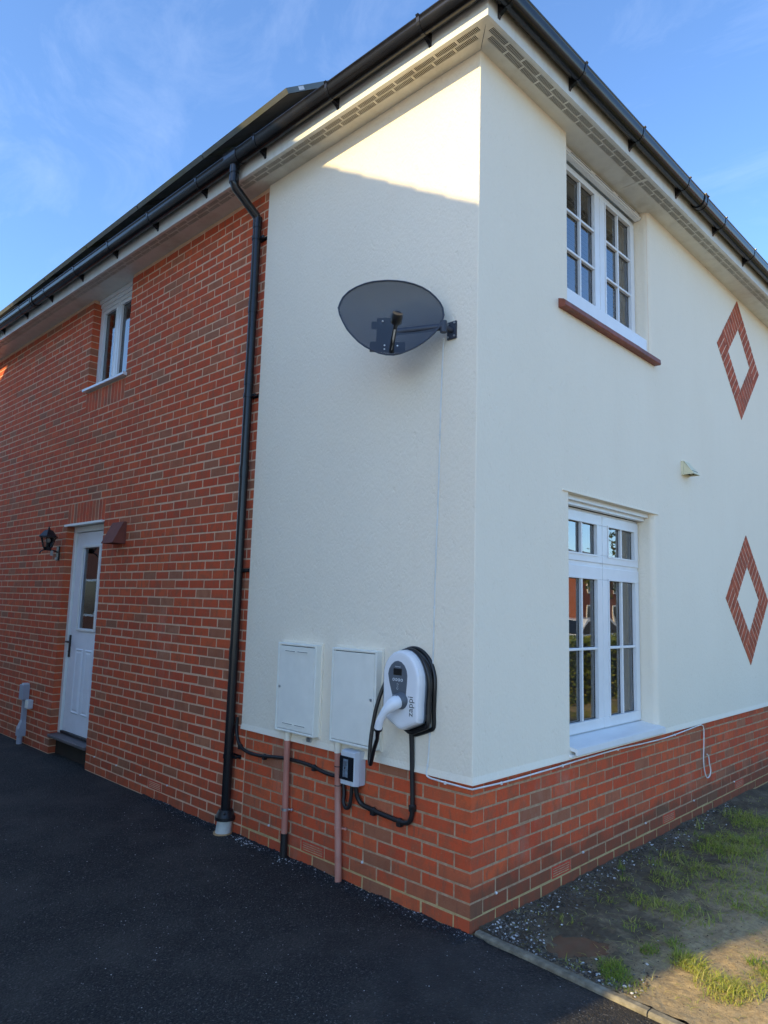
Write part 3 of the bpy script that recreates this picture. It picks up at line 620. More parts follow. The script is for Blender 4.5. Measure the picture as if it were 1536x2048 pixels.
# ------------------------------------------------------------------ eaves: soffit, fascia, gutters
A_, BL, BR = Vector((.2, -.2, 0)), Vector((XL, -.3, 0)), Vector((.31, YR, 0))
dL = (BL-A_).normalized(); nL = Vector((dL.y, -dL.x, 0)); nL = nL if nL.y < 0 else -nL
dR = (BR-A_).normalized(); nR = Vector((dR.y, -dR.x, 0)); nR = nR if nR.x > 0 else -nR
LL, LR = (BL-A_).length, (BR-A_).length
def EL(s, o, z): p = A_+dL*s+nL*o; return (p.x, p.y, z)
def ER(s, o, z): p = A_+dR*s+nR*o; return (p.x, p.y, z)
FZ0, FZ1 = 4.893, 5.075
for E_, LN, nm in ((EL, LL, 'fascia_board'), (ER, LR, 'fascia_board')):
    P = [(-.018, FZ0), (0, FZ0), (0, FZ1), (-.018, FZ1)]
    cut = 4.45 if E_ is EL else 2.12
    for s0, s1 in ((None, cut-.0015), (cut+.0015, LN)):
        MB().loft([[E_(-o_ if s0 is None else s0, o_, z_) for o_, z_ in P], [E_(s1, o_, z_) for o_, z_ in P]]).build(nm, 'fascia', house)
# soffit boards with two staggered rows of slotted grilles
GL, GG = .150, .0145
for E_, LN in ((EL, LL), (ER, LR)):
    isL = E_ is EL; T = .006; z0 = 4.9015
    wl = lambda s: None
    v0, v1, v2, v3 = -.036, -.072, -.078, -.114      # two slot rows, measured in from the fascia
    def slab(mb, oa, ob, sa=None, sb=None):
        a0 = -oa if sa is None else sa; b0 = -ob if sa is None else sa
        p = [E_(a0, oa, z0), E_(LN, oa, z0), E_(LN, ob, z0), E_(b0, ob, z0)]; mb.hexa(p, [(x, y, z+T) for x, y, z in p])
    mb = MB(); slab(mb, -.018, v0); slab(mb, v1, v2)
    p = [E_(-v3, v3, z0), E_(LN, v3, z0)]+([(XL, .2, z0), (-.2, .2, z0)] if isL else [(-.2, YR, z0), (-.2, .2, z0)])
    mb.hexa(p, [(x, y, z+T) for x, y, z in p])
    if not isL:
        q = [E_(2.035, -.02, z0-.003), E_(2.06, -.02, z0-.003), E_(2.06, -.27, z0-.003), E_(2.035, -.27, z0-.003)]; mb.hexa(q, [(x, y, z+.0025) for x, y, z in q])
    else: pass
    sof = mb.build('soffit', 'soffit', house)
    g_me = None; d_, n_ = (dL, nL) if isL else (dR, nR); ang = math.atan2(d_.y, d_.x)
    for row, (oa, ob) in enumerate(((v0, v1), (v2, v3))):
        s = .05+(-oa); first = True; k = 0
        full = GL+GG; s = .10 if row == 0 else .10+.045
        # stub at the corner
        mb = MB(); 
        p = [E_(-oa, oa, z0), E_(s, oa, z0), E_(s, ob, z0), E_(-ob, ob, z0)]
        if isL or row == 0: mb.hexa(p, [(x, y, z+T) for x, y, z in p]); mb.build('soffit_infill', 'soffit', sof)
        else: mb.hexa(p, [(x, y, z+T) for x, y, z in p]); mb.build('soffit_infill', 'soffit', sof)
        while s < LN-.2:
            if g_me is None:
                gm = MB(); nb = 15; pt = GL/nb
                for i in range(nb+1):
                    a = i*pt-.0015 if i else 0; b = i*pt+.0015 if i < nb else GL+GG
                    gm.box(a, b, -.018, .018, .001, .0035)
                g_me = gm.mesh('vent_grille', 'soffit')
            o = bpy.data.objects.new('vent_grille', g_me); COL.objects.link(o); o.parent = sof; o.location = E_(s, (oa+ob)/2, z0); o.rotation_euler = (0, 0, ang); s += full
for E_, LN in ((EL, LL), (ER, LR)):
    p = [E_(.02, -.02, 4.9145), E_(LN, -.02, 4.9145), E_(LN, -.13, 4.9145), E_(.13, -.13, 4.9145)]; MB().hexa(p, [(x, y, z+.003) for x, y, z in p]).build('vent_shade_sheet', 'ventdark', house)  # dark sheet added above the slots to stand for cavity shade
mb = MB(); w_ = .012; mb.hexa([(-.02+w_, .0-.02-w_, 4.8988), (.184+w_, -.184+.0, 4.8988), (.184, -.184-w_, 4.8988), (-.0, -.02-2*w_, 4.8988)], [(-.02+w_, -.02-w_, 4.9013), (.184+w_, -.184, 4.9013), (.184, -.184-w_, 4.9013), (.0, -.02-2*w_, 4.9013)]); mb.build('mitre_trim', 'soffit', house)
MB().box(XL, -.2, .05, .09, 4.92, 5.12).box(-.24, -.2, .091, YR, 4.92, 5.12).build('eaves_closer', 'room', house)

def gprof(n=14):   # deep half round outside, wall thickness 3 mm: list of (o, z)
    P = []
    for i in range(n+1):
        t = math.pi*i/n; P.append((.062-.055*math.cos(t), 5.048-.080*math.sin(t)**.8))
    inn = [(.062-.052*math.cos(math.pi*i/n), 5.048-.076*math.sin(math.pi*i/n)**.8) for i in range(n, -1, -1)]
    return P+[(.120, 5.050), (.121, 5.056), (.114, 5.056)]+inn+[(.004, 5.05)]
GP = gprof()
def gutter(E_, LN, label):
    root = thing('gutter', label, 'gutter', E_(0, 0, 5.0), 'gutters along the eaves')
    mb = MB(); ss = [None, LN]
    mb.loft([[E_(-o_, o_, z_) for o_, z_ in GP], [E_(LN, o_, z_) for o_, z_ in GP]], smooth=False)
    for f in range(len(mb.sm)-2): mb.sm[f] = True
    mb.build('channel', 'gutter', root)
    return root
gut_l = gutter(EL, LL, 'black gutter along the brick side, above the downpipe')
gut_r = gutter(ER, LR, 'black gutter along the rendered front, above both diamonds')
def strap(E_, s, w, grow, root, name):
    mb = MB(); n = 12
    ring = lambda k: [(.062-(.055+k)*math.cos(math.pi*i/n), 5.048-(.080+k)*math.sin(math.pi*i/n)**.8) for i in range(n+1)]
    P = ring(grow)+[(.126+grow, 5.062), (.112, 5.062)]+ring(-.004)[::-1]
    mb.loft([[E_(s-w/2, o_, z_) for o_, z_ in P], [E_(s+w/2, o_, z_) for o_, z_ in P]]); return mb.build(name, 'pipe', root)
def bracket(E_, s, root):
    b = strap(E_, s, .022, .004, root, 'bracket'); mb = MB()
    P = [(0, 5.05), (0, 4.928), (.012, 4.945), (.055, 4.966), (.02, 4.99)]
    mb.loft([[E_(s-.011, o_, z_) for o_, z_ in P], [E_(s+.011, o_, z_) for o_, z_ in P]]); mb.build('gusset', 'pipe', b)
for s in (.415, 1.22, 2.02, 2.815, 3.615, 4.4, 5.18, 5.98, 6.72, 7.5, 8.3): bracket(EL, s, gut_l)
strap(EL, 6.347, .075, .005, gut_l, 'union'); strap(EL, 6.32, .012, .009, gut_l, 'union_clip'); strap(EL, 6.375, .012, .009, gut_l, 'union_clip')
for s in (.10, .865, 1.688, 2.495, 3.28, 4.03, 4.83, 5.63): bracket(ER, s, gut_r)
strap(ER, 2.83, .075, .005, gut_r, 'union'); strap(ER, 2.803, .012, .009, gut_r, 'union_clip'); strap(ER, 2.857, .012, .009, gut_r, 'union_clip')
strap(EL, 2.33, .15, .005, gut_l, 'running_outlet')

# roof: tiles whose lower edge hangs over the gutter, solar panels above
pit = R(37)
zr_, tt = 5.085, 4.2
mb = MB()
def rp(o, t, h, s, E_): return E_(s, .035-t*math.cos(pit), 5.012+t*math.sin(pit)+h)
for E_, LN in ((EL, LL), (ER, LR)):
    mb.hexa([rp(0, 0, 0, -.045, E_), rp(0, 0, 0, LN, E_), rp(0, tt, 0, LN, E_), rp(0, tt, 0, tt*math.cos(pit)-.045, E_)], [rp(0, 0, .02, -.045, E_), rp(0, 0, .02, LN, E_), rp(0, tt, .02, LN, E_), rp(0, tt, .02, tt*math.cos(pit)-.045, E_)])
roof_o = mb.build('roof', 'rtile', house)
mb = MB()
for E_, LN in ((EL, LL), (ER, LR)):
    for c in range(12):
        t = c*.34; s = max(0, t*math.cos(pit)-.03)
        while s < LN:
            e = min(s+.295, LN); j = rb.uniform(-.002, .002)
            mb.hexa([rp(0, t-.03, .021, s, E_), rp(0, t-.03, .021, e, E_), rp(0, t+.36, .021, e, E_), rp(0, t+.36, .021, s, E_)], [rp(0, t-.03, .036+j, s, E_), rp(0, t-.03, .036+j, e, E_), rp(0, t+.36, .024, e, E_), rp(0, t+.36, .024, s, E_)]); s += .30
mb.build('roof_tiles', 'rtile', roof_o, kind='stuff')
cp, sp = math.cos(pit), math.sin(pit)
def panel(x1, w, idx, lab):
    x0 = x1-w; y0, z0, ln, th = -.22, 5.335, 1.7, .04
    def pp(x, t, h): return (x, y0+t*cp-h*sp, z0+t*sp+h*cp)
    root = thing('solar_panel', lab, 'solar panel', pp(x1, 0, 0), 'solar panels along the roof edge')
    mb = MB()
    for a, b, c, d in ((x0, x1, 0, .022), (x0, x1, ln-.022, ln), (x0, x0+.022, .022, ln-.022), (x1-.022, x1, .022, ln-.022)): mb.hexa([pp(a, c, 0), pp(b, c, 0), pp(b, d, 0), pp(a, d, 0)], [pp(a, c, th), pp(b, c, th), pp(b, d, th), pp(a, d, th)])
    mb.build('panel_frame', 'pframe', root)
    mb = MB().hexa([pp(x0+.022, .022, .03), pp(x1-.022, .022, .03), pp(x1-.022, ln-.022, .03), pp(x0+.022, ln-.022, .03)], [pp(x0+.022, .022, .036), pp(x1-.022, .022, .036), pp(x1-.022, ln-.022, .036), pp(x0+.022, ln-.022, .036)]); mb.build('cells', 'pcell', root)
    mb = MB().quad(pp(x0+.022, .022, .028), pp(x1-.022, .022, .028), pp(x1-.022, ln-.022, .028), pp(x0+.022, ln-.022, .028)); mb.build('back_sheet', 'pback', root)
    for t in (.35, 1.3):
        mb = MB().hexa([pp(x0, t, -.19), pp(x1, t, -.19), pp(x1, t+.04, -.19), pp(x0, t+.04, -.19)], [pp(x0, t, -.002), pp(x1, t, -.002), pp(x1, t+.04, -.002), pp(x0, t+.04, -.002)]); mb.build('mounting_rail', 'pframe', root)
    if idx == 0:
        mb = MB(); mb.hexa([pp(x1+.0005, .13, .008), pp(x1+.0005, .19, .008), pp(x1+.0005, .19, .034), pp(x1+.0005, .13, .034)], [pp(x1+.0015, .13, .008), pp(x1+.0015, .19, .008), pp(x1+.0015, .19, .034), pp(x1+.0015, .13, .034)]); mb.build('sticker', 'sticker', root)
for i, x1 in enumerate((-1.575, -2.735, -3.895, -5.055, -6.215, -7.375, -8.535)):
    lab = ['solar panel with a white sticker on its end, nearest the house corner', 'solar panel second from the house corner, above the downpipe', 'solar panel third from the house corner', 'solar panel above the small upper side window', 'solar panel just left of the one above the side window', 'solar panel second left of the one above the side window', 'solar panel at the far left end of the row'][i]
    panel(x1, 1.145, i, lab)

# ------------------------------------------------------------------ downpipe
dp_ = thing('downpipe', 'black downpipe running from the gutter to a weathered white drain pipe', 'downpipe', (-2.125, -.055, .0))
mb = MB(); ox, oy = EL(2.33, .062, 0)[:2]
PX, PY, r_ = -2.125, -.052, .034
mb.tube([(PX, PY, 4.62), (PX, PY, .13)], r_, 16); mb.build('pipe', 'pipe', dp_)
mb = MB(); mb.tube([(ox, oy, 4.975), (ox, oy, 4.90), (ox, oy, 4.835), (ox*.93+PX*.07, oy*.93+PY*.07, 4.80), (ox*.07+PX*.93, oy*.07+PY*.93, 4.655), (PX, PY, 4.62), (PX, PY, 4.55)], r_, 16)
for z in (4.94, 4.86): mb.tube([(ox, oy, z+.03), (ox, oy, z-.03)], .038, 16)
mb.build('offset_bend', 'pipe', dp_)
for z in (4.60, 3.9, 3.32, 2.6, 1.25): 
    mb = MB(); mb.tube([(PX, PY, z+.045), (PX, PY, z-.045)], .0375, 16); mb.build('pipe_socket', 'pipe', dp_)
for z in (4.47, 3.19, 1.86, .53):
    mb = MB(); mb.tube([(PX, PY, z+.014), (PX, PY, z-.014)], .039, 16); mb.box(PX-.012, PX+.012, -.02, .0, z-.014, z+.014); mb.box(PX-.02, PX+.085, -.008, .0, z-.014, z+.014); mb.cyl((PX+.065, -.008, z), (PX+.065, -.016, z), .009, 8); mb.box(PX+.03, PX+.075, -.045, -.03, z-.010, z+.010)
    mb.tube([(PX+.05, -.035, z), (PX+.07, -.005, z)], .007, 6); mb.build('pipe_clip', 'pipe', dp_)
mb = MB(); mb.tube([(PX, PY, .165), (PX, PY, .118)], [.048, .070], 20); mb.tube([(PX, PY, .121), (PX, PY, .098)], .072, 20); mb.sph((PX+.055, PY-.045, .155), .009, 8, 5); mb.build('drain_adaptor', 'black', dp_)
mb = MB(); mb.tube([(PX, PY, .10), (PX-.006, PY-.012, -.03)], [.053, .056], 20); mb.build('drain_pipe', 'oldwhite', dp_)
mb = MB(); mb.tube([(PX-.005, PY-.011, .012), (PX-.005, PY-.011, -.006)], .066, 20); mb.tube([(PX-.005, PY-.011, -.004), (PX-.006, PY-.012, -.05)], .058, 20); mb.build('clay_collar', 'clay', dp_)

# ------------------------------------------------------------------ meter boxes
def cabinet(name, lab, x0, x1, z0, z1, hinge_right, vents):
    d = .068; t = thing(name, lab, 'meter box', ((x0+x1)/2, 0, z0), 'meter boxes on the rendered wall')
    mb = MB(); q = .016
    for a, b, c, e in ((x0, x0+q, z0, z1), (x1-q, x1, z0, z1), (x0+q, x1-q, z0, z0+q), (x0+q, x1-q, z1-q, z1)): mb.box(a, b, -d, -.008, c, e)
    mb.build('surround', 'meter', t, bevel=.005)
    mb = MB().box(x0-.012, x1+.012, -.022, -.008, z0-.010, z1+.014); mb.build('back_frame', 'render', t, bevel=.004)
    mb = MB().box(x0+q+.003, x1-q-.003, -d+.0015, -d+.02, z0+q+.003, z1-q-.004); dr_ = mb.build('cabinet_door', 'meter', t, bevel=.003)
    mb = MB().box(x0+q, x1-q, -d+.022, -.02, z0+q, z1-q); mb.build('cavity', 'dark', t)
    hx = x1-q-.004 if hinge_right else x0+q-.002
    for z in (z0+.07, z1-.10):
        mb = MB().box(hx-.004, hx+.012 if hinge_right else hx+.006, -d-.0035, -d+.003, z-.014, z+.014); mb.box(hx, hx+.004, -d-.0045, -d, z-.010, z+.010); mb.build('hinge', 'meter', dr_)
    lx = x0+q+.022 if hinge_right else x1-q-.022; zm = (z0+z1)/2+.0
    mb = MB(); mb.cyl((lx, -d+.002, zm), (lx, -d-.004, zm), .008, 12); mb.build('lock', 'steel', dr_)
    if vents:
        xm = (x0+x1)/2
        for z in (z1-.055, z0+.052):
            for a in (xm-.118, xm+.010):
                mb = MB().box(a, a+.108, -d-.0015, -d+.002, z-.007, z+.007).build('louvre', 'meter', dr_)
                mb = MB().box(a+.004, a+.104, -d-.0022, -d, z+.0015, z+.0045).build('louvre_slot', 'dark', dr_)
    else:
        mb = MB(); mb.cyl((x1-.05, -d+.002, z0+.055), (x1-.05, -d-.001, z0+.055), .012, 16); mb.build('door_boss', 'meter', dr_)
    return t
cabinet('meter_box', 'narrower cream meter box with louvre slots, beside the downpipe', -1.588, -1.192, .792, 1.366, True, True)
cabinet('meter_box', 'plain cream meter box without slots, beside the car charger', -1.042, -.648, .800, 1.366, False, False)
mb = MB().box(-1.30, -1.26, -.03, -.008, .752, .778); tag(mb.build('inspection_tag', 'steel'), 'small square metal fitting under the slotted meter box', 'fitting')
# service pipes
def service(x0, x1, lab, black):
    t = thing('service_pipe', lab, 'pipe', (x1, -.03, 0), 'service pipes below the meter boxes'); r = .0205; y = -.034
    at = lambda z: (x1+(x0-x1)*z/.76, y, z)
    b = .150 if black else -.05
    mb = MB(); mb.tube([at(.735), at(b)], r, 14); mb.build('pipe', 'pink', t)
    mb = MB(); mb.tube([at(.80), at(.733)], r+.001, 14); mb.build('painted_top', 'render', t)
    if black: mb = MB(); mb.tube([at(.152), at(-.05)], r+.003, 14); mb.build('sleeve', 'sheath', t)
    z = .30
    mb = MB(); p = Vector(at(z)); mb.tube([p+Vector((0, 0, .008)), p-Vector((0, 0, .008))], r+.003, 14); mb.cyl(p, (p.x+.045, -.004, z), .005, 8); mb.sph((p.x+.040, -.012, z), .009, 8, 5); mb.build('pipe_bracket', 'steel' if black else 'pink', t)
    if not black:
        for z in (.655, .545): mb = MB(); p = Vector(at(z)); mb.tube([p+Vector((0, 0, .0025)), p-Vector((0, 0, .0025))], r+.002, 14); mb.build('cable_tie', 'black', t)
service(-1.485, -1.472, 'pink painted gas pipe with a black sleeve at its foot, under the slotted meter box', True)
service(-.992, -.948, 'pink painted pipe that is pink down to the ground, tied beside the switch box', False)

# ------------------------------------------------------------------ switch box, cables
sb = thing('switch_box', 'small grey switch box with a smoked window under the plain meter box', 'switch box', (-.84, 0, .575))
mb = MB(); X0, X1, Z0, Z1 = -.908, -.776, .574, .776
mb.box(X0+.003, X1-.003, -.050, -.0, Z0+.002, Z1-.002); mb.build('back_case', 'boxgrey', sb, bevel=.006)
mb = MB(); mb.hexa([(X0, -.050, Z0), (X1, -.050, Z0), (X1, -.050, Z1), (X0, -.050, Z1)], [(X0+.006, -.090, Z0+.005), (X1-.010, -.090, Z0+.005), (X1-.010, -.090, Z1-.005), (X0+.006, -.090, Z1-.005)]); mb.build('front_cover', 'boxgrey', sb, bevel=.005)
mb = MB().box(X0-.001, X1-.014, -.0945, -.0885, Z0+.032, Z1-.034); lid = mb.build('smoked_lid', 'smoke', sb, bevel=.004)
mb = MB().box(X0+.032, X0+.074, -.0952, -.094, Z0+.05, Z1-.05); mb.build('breaker', 'dial', lid); mb = MB().box(X0+.045, X0+.053, -.0985, -.095, Z0+.095, Z0+.108); mb.build('toggle', 'black', lid)
mb = MB().box(X0+.034, X0+.062, -.0957, -.095, Z0+.122, Z0+.14); mb.build('breaker_label', 'slate', lid)
def cable(name, lab, pts, r, mat, clips=(), cat='cable', n=6):
    path = smooth_path(pts, n); mb = MB(); mb.tube(path, r, 10); o = mb.build(name, mat); tag(o, lab, cat)
    ORG[o.name] = Vector()
    for c in clips:
        p = min(path, key=lambda q: (q-Vector(c)).length); mb = MB(); wr = abs(p.x) > abs(p.y) or p.x < -.02
        mb.sph(p, r*1.5, 8, 6, (1, .9, 1)); w = Vector((0, r*1.2, 0)) if wr else Vector((-r*1.2, 0, 0)); mb.box(p.x-r*1.1, p.x+r*1.1, p.y-r*1.1, p.y+r*1.1, p.z-r*1.9, p.z+r*.6); mb.build('cable_clip', mat, o)
    return o
cable('supply_cable', 'black supply cable looping from behind the downpipe to the switch box', [(-2.10, -.012, .80), (-2.095, -.014, .70), (-2.06, -.014, .625), (-1.99, -.014, .588), (-1.87, -.014, .578), (-1.75, -.014, .585), (-1.55, -.014, .607), (-1.38, -.014, .612), (-1.25, -.014, .606), (-1.12, -.014, .588), (-1.0, -.016, .585), (-.952, -.018, .56), (-.935, -.022, .50), (-.93, -.03, .46), (-.905, -.034, .43), (-.872, -.036, .445), (-.858, -.038, .50), (-.852, -.04, .578)], .0115, 'sheath', [(-2.04, -.014, .60), (-1.76, -.014, .585), (-1.22, -.014, .603)])
cable('charger_cable', 'thick black cable from the switch box down and up to the car charger', [(-.818, -.04, .58), (-.818, -.035, .54), (-.81, -.026, .50), (-.785, -.018, .472), (-.74, -.016, .463), (-.66, -.016, .454), (-.56, -.016, .447), (-.47, -.016, .442), (-.42, -.018, .450), (-.393, -.02, .485), (-.386, -.022, .56), (-.390, -.024, .70), (-.392, -.03, .85), (-.392, -.04, .97)], .0135, 'sheath', [(-.69, -.016, .456), (-.48, -.016, .443), (-.387, -.022, .54)])
# black cable ends here; white aerial cable from the dish along the render foot to the front
ae = cable('aerial_cable', 'thin white cable from the satellite dish, round the corner and along the plinth', [(-.20, -.05, 3.17), (-.228, -.020, 3.10), (-.240, -.016, 2.8), (-.246, -.016, 2.3), (-.258, -.016, 1.8), (-.262, -.016, 1.4), (-.274, -.016, 1.0), (-.283, -.018, .80), (-.287, -.024, .745), (-.272, -.028, .722), (-.20, -.027, .716), (-.08, -.027, .714), (.008, -.026, .713), (.024, -.012, .713), (.026, .03, .713), (.026, .3, .707), (.024, .8, .708), (.020, 1.1, .711), (.020, 1.6, .713), (.020, 2.0, .704), (.018, 2.4, .699), (.018, 2.8, .712), (.018, 3.05, .722), (.018, 3.13, .716), (.018, 3.165, .68), (.018, 3.155, .55), (.018, 3.14, .43), (.018, 3.165, .33), (.018, 3.215, .285), (.02, 3.27, .30), (.02, 3.285, .345), (.02, 3.262, .40), (.02, 3.25, .45), (.02, 3.215, .475)], .0048, 'cablew', [(-.243, -.016, 2.6), (-.250, -.016, 2.1), (-.26, -.016, 1.65), (-.266, -.016, 1.22), (-.276, -.016, .95), (-.285, -.02, .78), (-.16, -.027, .715), (.026, .25, .708), (.022, .85, .708), (.02, 1.6, .713), (.018, 2.6, .70)], n=5)

# ------------------------------------------------------------------ satellite dish
sd = thing('satellite_dish', 'dark perforated oval satellite dish on the rendered wall', 'satellite dish', (-.16, 0, 3.21))
K = 1/5.689; opx = [(97, 430), (118, 370), (150, 310), (215, 245), (300, 195), (400, 155), (500, 132), (650, 120), (760, 124), (850, 135), (960, 162), (1050, 198), (1135, 250), (1200, 310), (1250, 370), (1280, 430), (1295, 510), (1270, 600), (1230, 665), (1180, 722), (1120, 778), (1050, 830), (970, 880), (880, 920), (800, 950), (720, 965), (640, 962), (560, 945), (480, 912), (400, 870), (325, 815), (260, 750), (200, 680), (150, 590), (112, 505)]
DN = Vector((.68, -.72, .10)).normalized(); DC = Vector((-.375, -.305, 3.258))
RIM = []    # outline on the dish plane (metres along its own right and up axes), measured once from the photograph
def dray(px, py):
    d = fw+rt*((px-768)/FPX)+up*((1024-py)/FPX); t = (DC-CAM).dot(DN)/d.dot(DN); return CAM+d*t
dr_r = Vector((0, 0, 1)).cross(DN).normalized(); dr_u = DN.cross(dr_r)
RIM = [dray(660+x*K, 540+y*K) for x, y in opx]
cen = sum(RIM, Vector())/len(RIM)
def dsh(k, p, off=0.):
    q = cen+(p-cen)*k; return q-DN*(.058*(1-k*k)+off)
mb = MB(); ks = [0, .12, .25, .4, .55, .7, .85, .95, 1]; n = len(RIM); vs_ = [dsh(0, cen)]
for k in ks[1:]: vs_ += [dsh(k, p) for p in RIM]
fs = [(0, 1+i, 1+(i+1) % n) for i in range(n)]+[(1+j*n+i, 1+(j+1)*n+i, 1+(j+1)*n+(i+1) % n, 1+j*n+(i+1) % n) for j in range(len(ks)-2) for i in range(n)]
mb.add(vs_, fs, 0, True); mb.build('reflector', 'dish', sd)
mb = MB(); rim = [p for p in RIM]; mb.tube(rim+[rim[0], rim[1]], .0055, 6, False); mb.build('dish_rim', 'dishrim', sd)
# bracket behind, clamp and wall mount
hub = dsh(0, cen, .02)+Vector((0, 0, -.02))
def oriented(mb, c, ax, ay, az, hx, hy, hz):
    ax, ay, az = Vector(ax), Vector(ay), Vector(az); pts = []
    for s_ in (-1, 1):
        pts.append([c+ax*hx*a+ay*hy*b+az*hz*s_ for a, b in ((-1, -1), (1, -1), (1, 1), (-1, 1))])
    mb.hexa(pts[0], pts[1]); return mb
mb = MB(); low = dsh(.55, cen+dr_u*-.25, .010)
oriented(mb, cen-dr_u*.075-DN*.066-dr_r*.03, dr_r, dr_u, DN, .055, .10, .008); oriented(mb, cen-dr_u*.165-DN*.046-dr_r*.02, dr_r, dr_u, DN, .10, .028, .010); oriented(mb, cen-dr_u*.02-DN*.066-dr_r*.085, dr_r, dr_u, DN, .03, .018, .012); mb.build('back_plate', 'dishrim', sd)
mnt = Vector((-.165, -.085, 3.215))
mb = MB(); mb.tube([cen-dr_u*.06-DN*.085-dr_r*.05, mnt+Vector((0, -.01, 0))], .020, 10); mb.build('cross_arm', 'dishrim', sd)
mb = MB(); mb.tube([mnt+Vector((0, -.02, 0)), mnt+Vector((0, .055, 0)), Vector((-.165, -.004, 3.215))], .016, 12); mb.box(-.197, -.133, -.024, -.012, 3.165, 3.268)
mb.tube([mnt+Vector((0, -.01, .034)), mnt+Vector((0, -.01, -.034))], .020, 10); mb.build('wall_mount', 'dishrim', sd)
for x, z in ((-.188, 3.178), (-.142, 3.178), (-.188, 3.255), (-.142, 3.255)): mb = MB(); mb.cyl((x, -.024, z), (x, -.031, z), .006, 6); mb.build('bolt', 'steel', sd)
foot = dray(660+700*K, 540+925*K)-DN*.005; lnb_d = .30
def ahead(px, py, d): # point in front of the dish plane by d that is seen at this spot
    v = fw+rt*((px-768)/FPX)+up*((1024-py)/FPX); t = ((DC-CAM).dot(DN)+d)/v.dot(DN); return CAM+v*t
a1 = ahead(660+700*K, 540+915*K, .0); a2 = ahead(660+725*K, 540+740*K, .13); a3 = ahead(660+752*K, 540+600*K, .235)
mb = MB(); mb.tube([a1-DN*.01, a1+DN*.01, a2, a3], [.014, .014, .012, .012], 8); mb.build('feed_arm', 'black', sd)
off = rt*.0-DN*.0+(CAM-a2).normalized()*.012
mb = MB(); mb.tube([a1+off+DN*.012, (a1+a2)/2+off, a2+off, (a2+a3)/2+off], .0055, 8); mb.build('feed_cable', 'cablew', sd)
mb = MB(); l1 = ahead(660+745*K, 540+615*K, .24); l2 = ahead(660+770*K, 540+490*K, .285); di = (l2-l1).normalized()
mb.tube([l1, l1+di*.012, l2-di*.02, l2], [.022, .029, .032, .028], 14); back = -DN
mb.tube([l2-di*.012, l2-di*.012-DN*.055], [.027, .025], 14); mb.tube([l2-di*.012-DN*.055, l2-di*.012-DN*.062], .027, 14); mb.box(l1.x-.03, l1.x-.016, l1.y-.008, l1.y+.008, l1.z+.012, l1.z+.03); mb.build('receiver_head', 'black', sd)
for x, y, k in ((598, 533, .4), (620, 832, .7), (768, 838, .7), (618, 885, .85)):
    p = dray(660+x*K, 540+y*K); mb = MB(); kk = min(1, (p-cen).length/.25); q = p-DN*(.058*(1-kk*kk)-.004); mb.sph(q, .0055, 8, 5); mb.build('bolt', 'weep', sd)

# ------------------------------------------------------------------ car charger
ev = thing('car_charger', 'white wall charger with a black cable wound round it', 'car charger', (-.40, 0, .955))
FY = -.125
outl = [(-.545, 1.245), (-.542, 1.283), (-.528, 1.318), (-.503, 1.350), (-.472, 1.374), (-.438, 1.387), (-.404, 1.390), (-.370, 1.383), (-.338, 1.366), (-.309, 1.339), (-.286, 1.303), (-.272, 1.262), (-.268, 1.215), (-.270, 1.165), (-.274, 1.10), (-.274, 1.03), (-.280, 1.008), (-.300, .996), (-.390, .958), (-.408, .957), (-.426, .963), (-.520, 1.010), (-.536, 1.022), (-.541, 1.05), (-.543, 1.14)]
def inset(P, k, c=(-.406, 1.18)): 
    o = []
    for x, z in P:
        d = math.hypot(x-c[0], z-c[1]); o.append((c[0]+(x-c[0])*(1-k/d), c[1]+(z-c[1])*(1-k/d)))
    return o
mb = MB(); mb.loft([[(x, -.062, z) for x, z in outl], [(x, FY+.030, z) for x, z in outl], [(x, FY+.010, z) for x, z in inset(outl, .004)], [(x, FY+.002, z) for x, z in inset(outl, .014)], [(x, FY, z) for x, z in inset(outl, .026)]], smooth=False); cov = mb.build('cover', 'charger', ev)
mb = MB(); mb.loft([[(x, -.058, z) for x, z in inset(outl, -.003)], [(x, -.072, z) for x, z in inset(outl, -.003)]]); mb.build('seal', 'cgrey', ev)
mb = MB(); mb.loft([[(x, -.012, z) for x, z in inset(outl, .045)], [(x, -.058, z) for x, z in inset(outl, .045)]]); mb.build('drum', 'black', ev)
mb = MB(); circ = [(-.395+.155*math.cos(t*math.pi/20), 1.245+.150*math.sin(t*math.pi/20)) for t in range(40)]; mb.loft([[(x, -.0125, z) for x, z in circ], [(x, -.022, z) for x, z in circ]]); mb.build('back_plate', 'cgrey', ev)
pan = [(-.497, 1.255), (-.490, 1.282), (-.474, 1.306), (-.450, 1.325), (-.424, 1.331), (-.398, 1.325), (-.375, 1.308), (-.358, 1.282), (-.352, 1.255), (-.354, 1.21), (-.360, 1.15), (-.364, 1.085), (-.43, 1.085), (-.452, 1.12), (-.470, 1.165), (-.486, 1.21)]
mb = MB(); mb.loft([[(x, FY+.004, z) for x, z in pan], [(x, FY-.0015, z) for x, z in pan], [(x, FY-.003, z) for x, z in inset(pan, .004, (-.425, 1.22))]]); pn = mb.build('front_panel', 'slate', ev)
mb = MB().box(-.4535, -.392, FY-.0042, FY-.002, 1.2525, 1.2885); mb.build('display', 'screen', pn)
text('panel_print', 'myenergi', .01, (-.443, FY-.0034, 1.296), (1, 0, 0), (0, 0, 1), 'pale', pn, .040)
for i in range(4):
    x = -.452+i*.0205; mb = MB(); mb.cyl((x, FY-.002, 1.2275), (x, FY-.0045, 1.2275), .0082, 16); b = mb.build('button', 'pale', pn)
    mb = MB(); mb.cyl((x, FY-.004, 1.2275), (x, FY-.0049, 1.2275), .0042, 12); mb.build('button_ring', 'slate', b)
mb = MB(); cx, cz = -.422, 1.192   # small print: two arrows round a spark
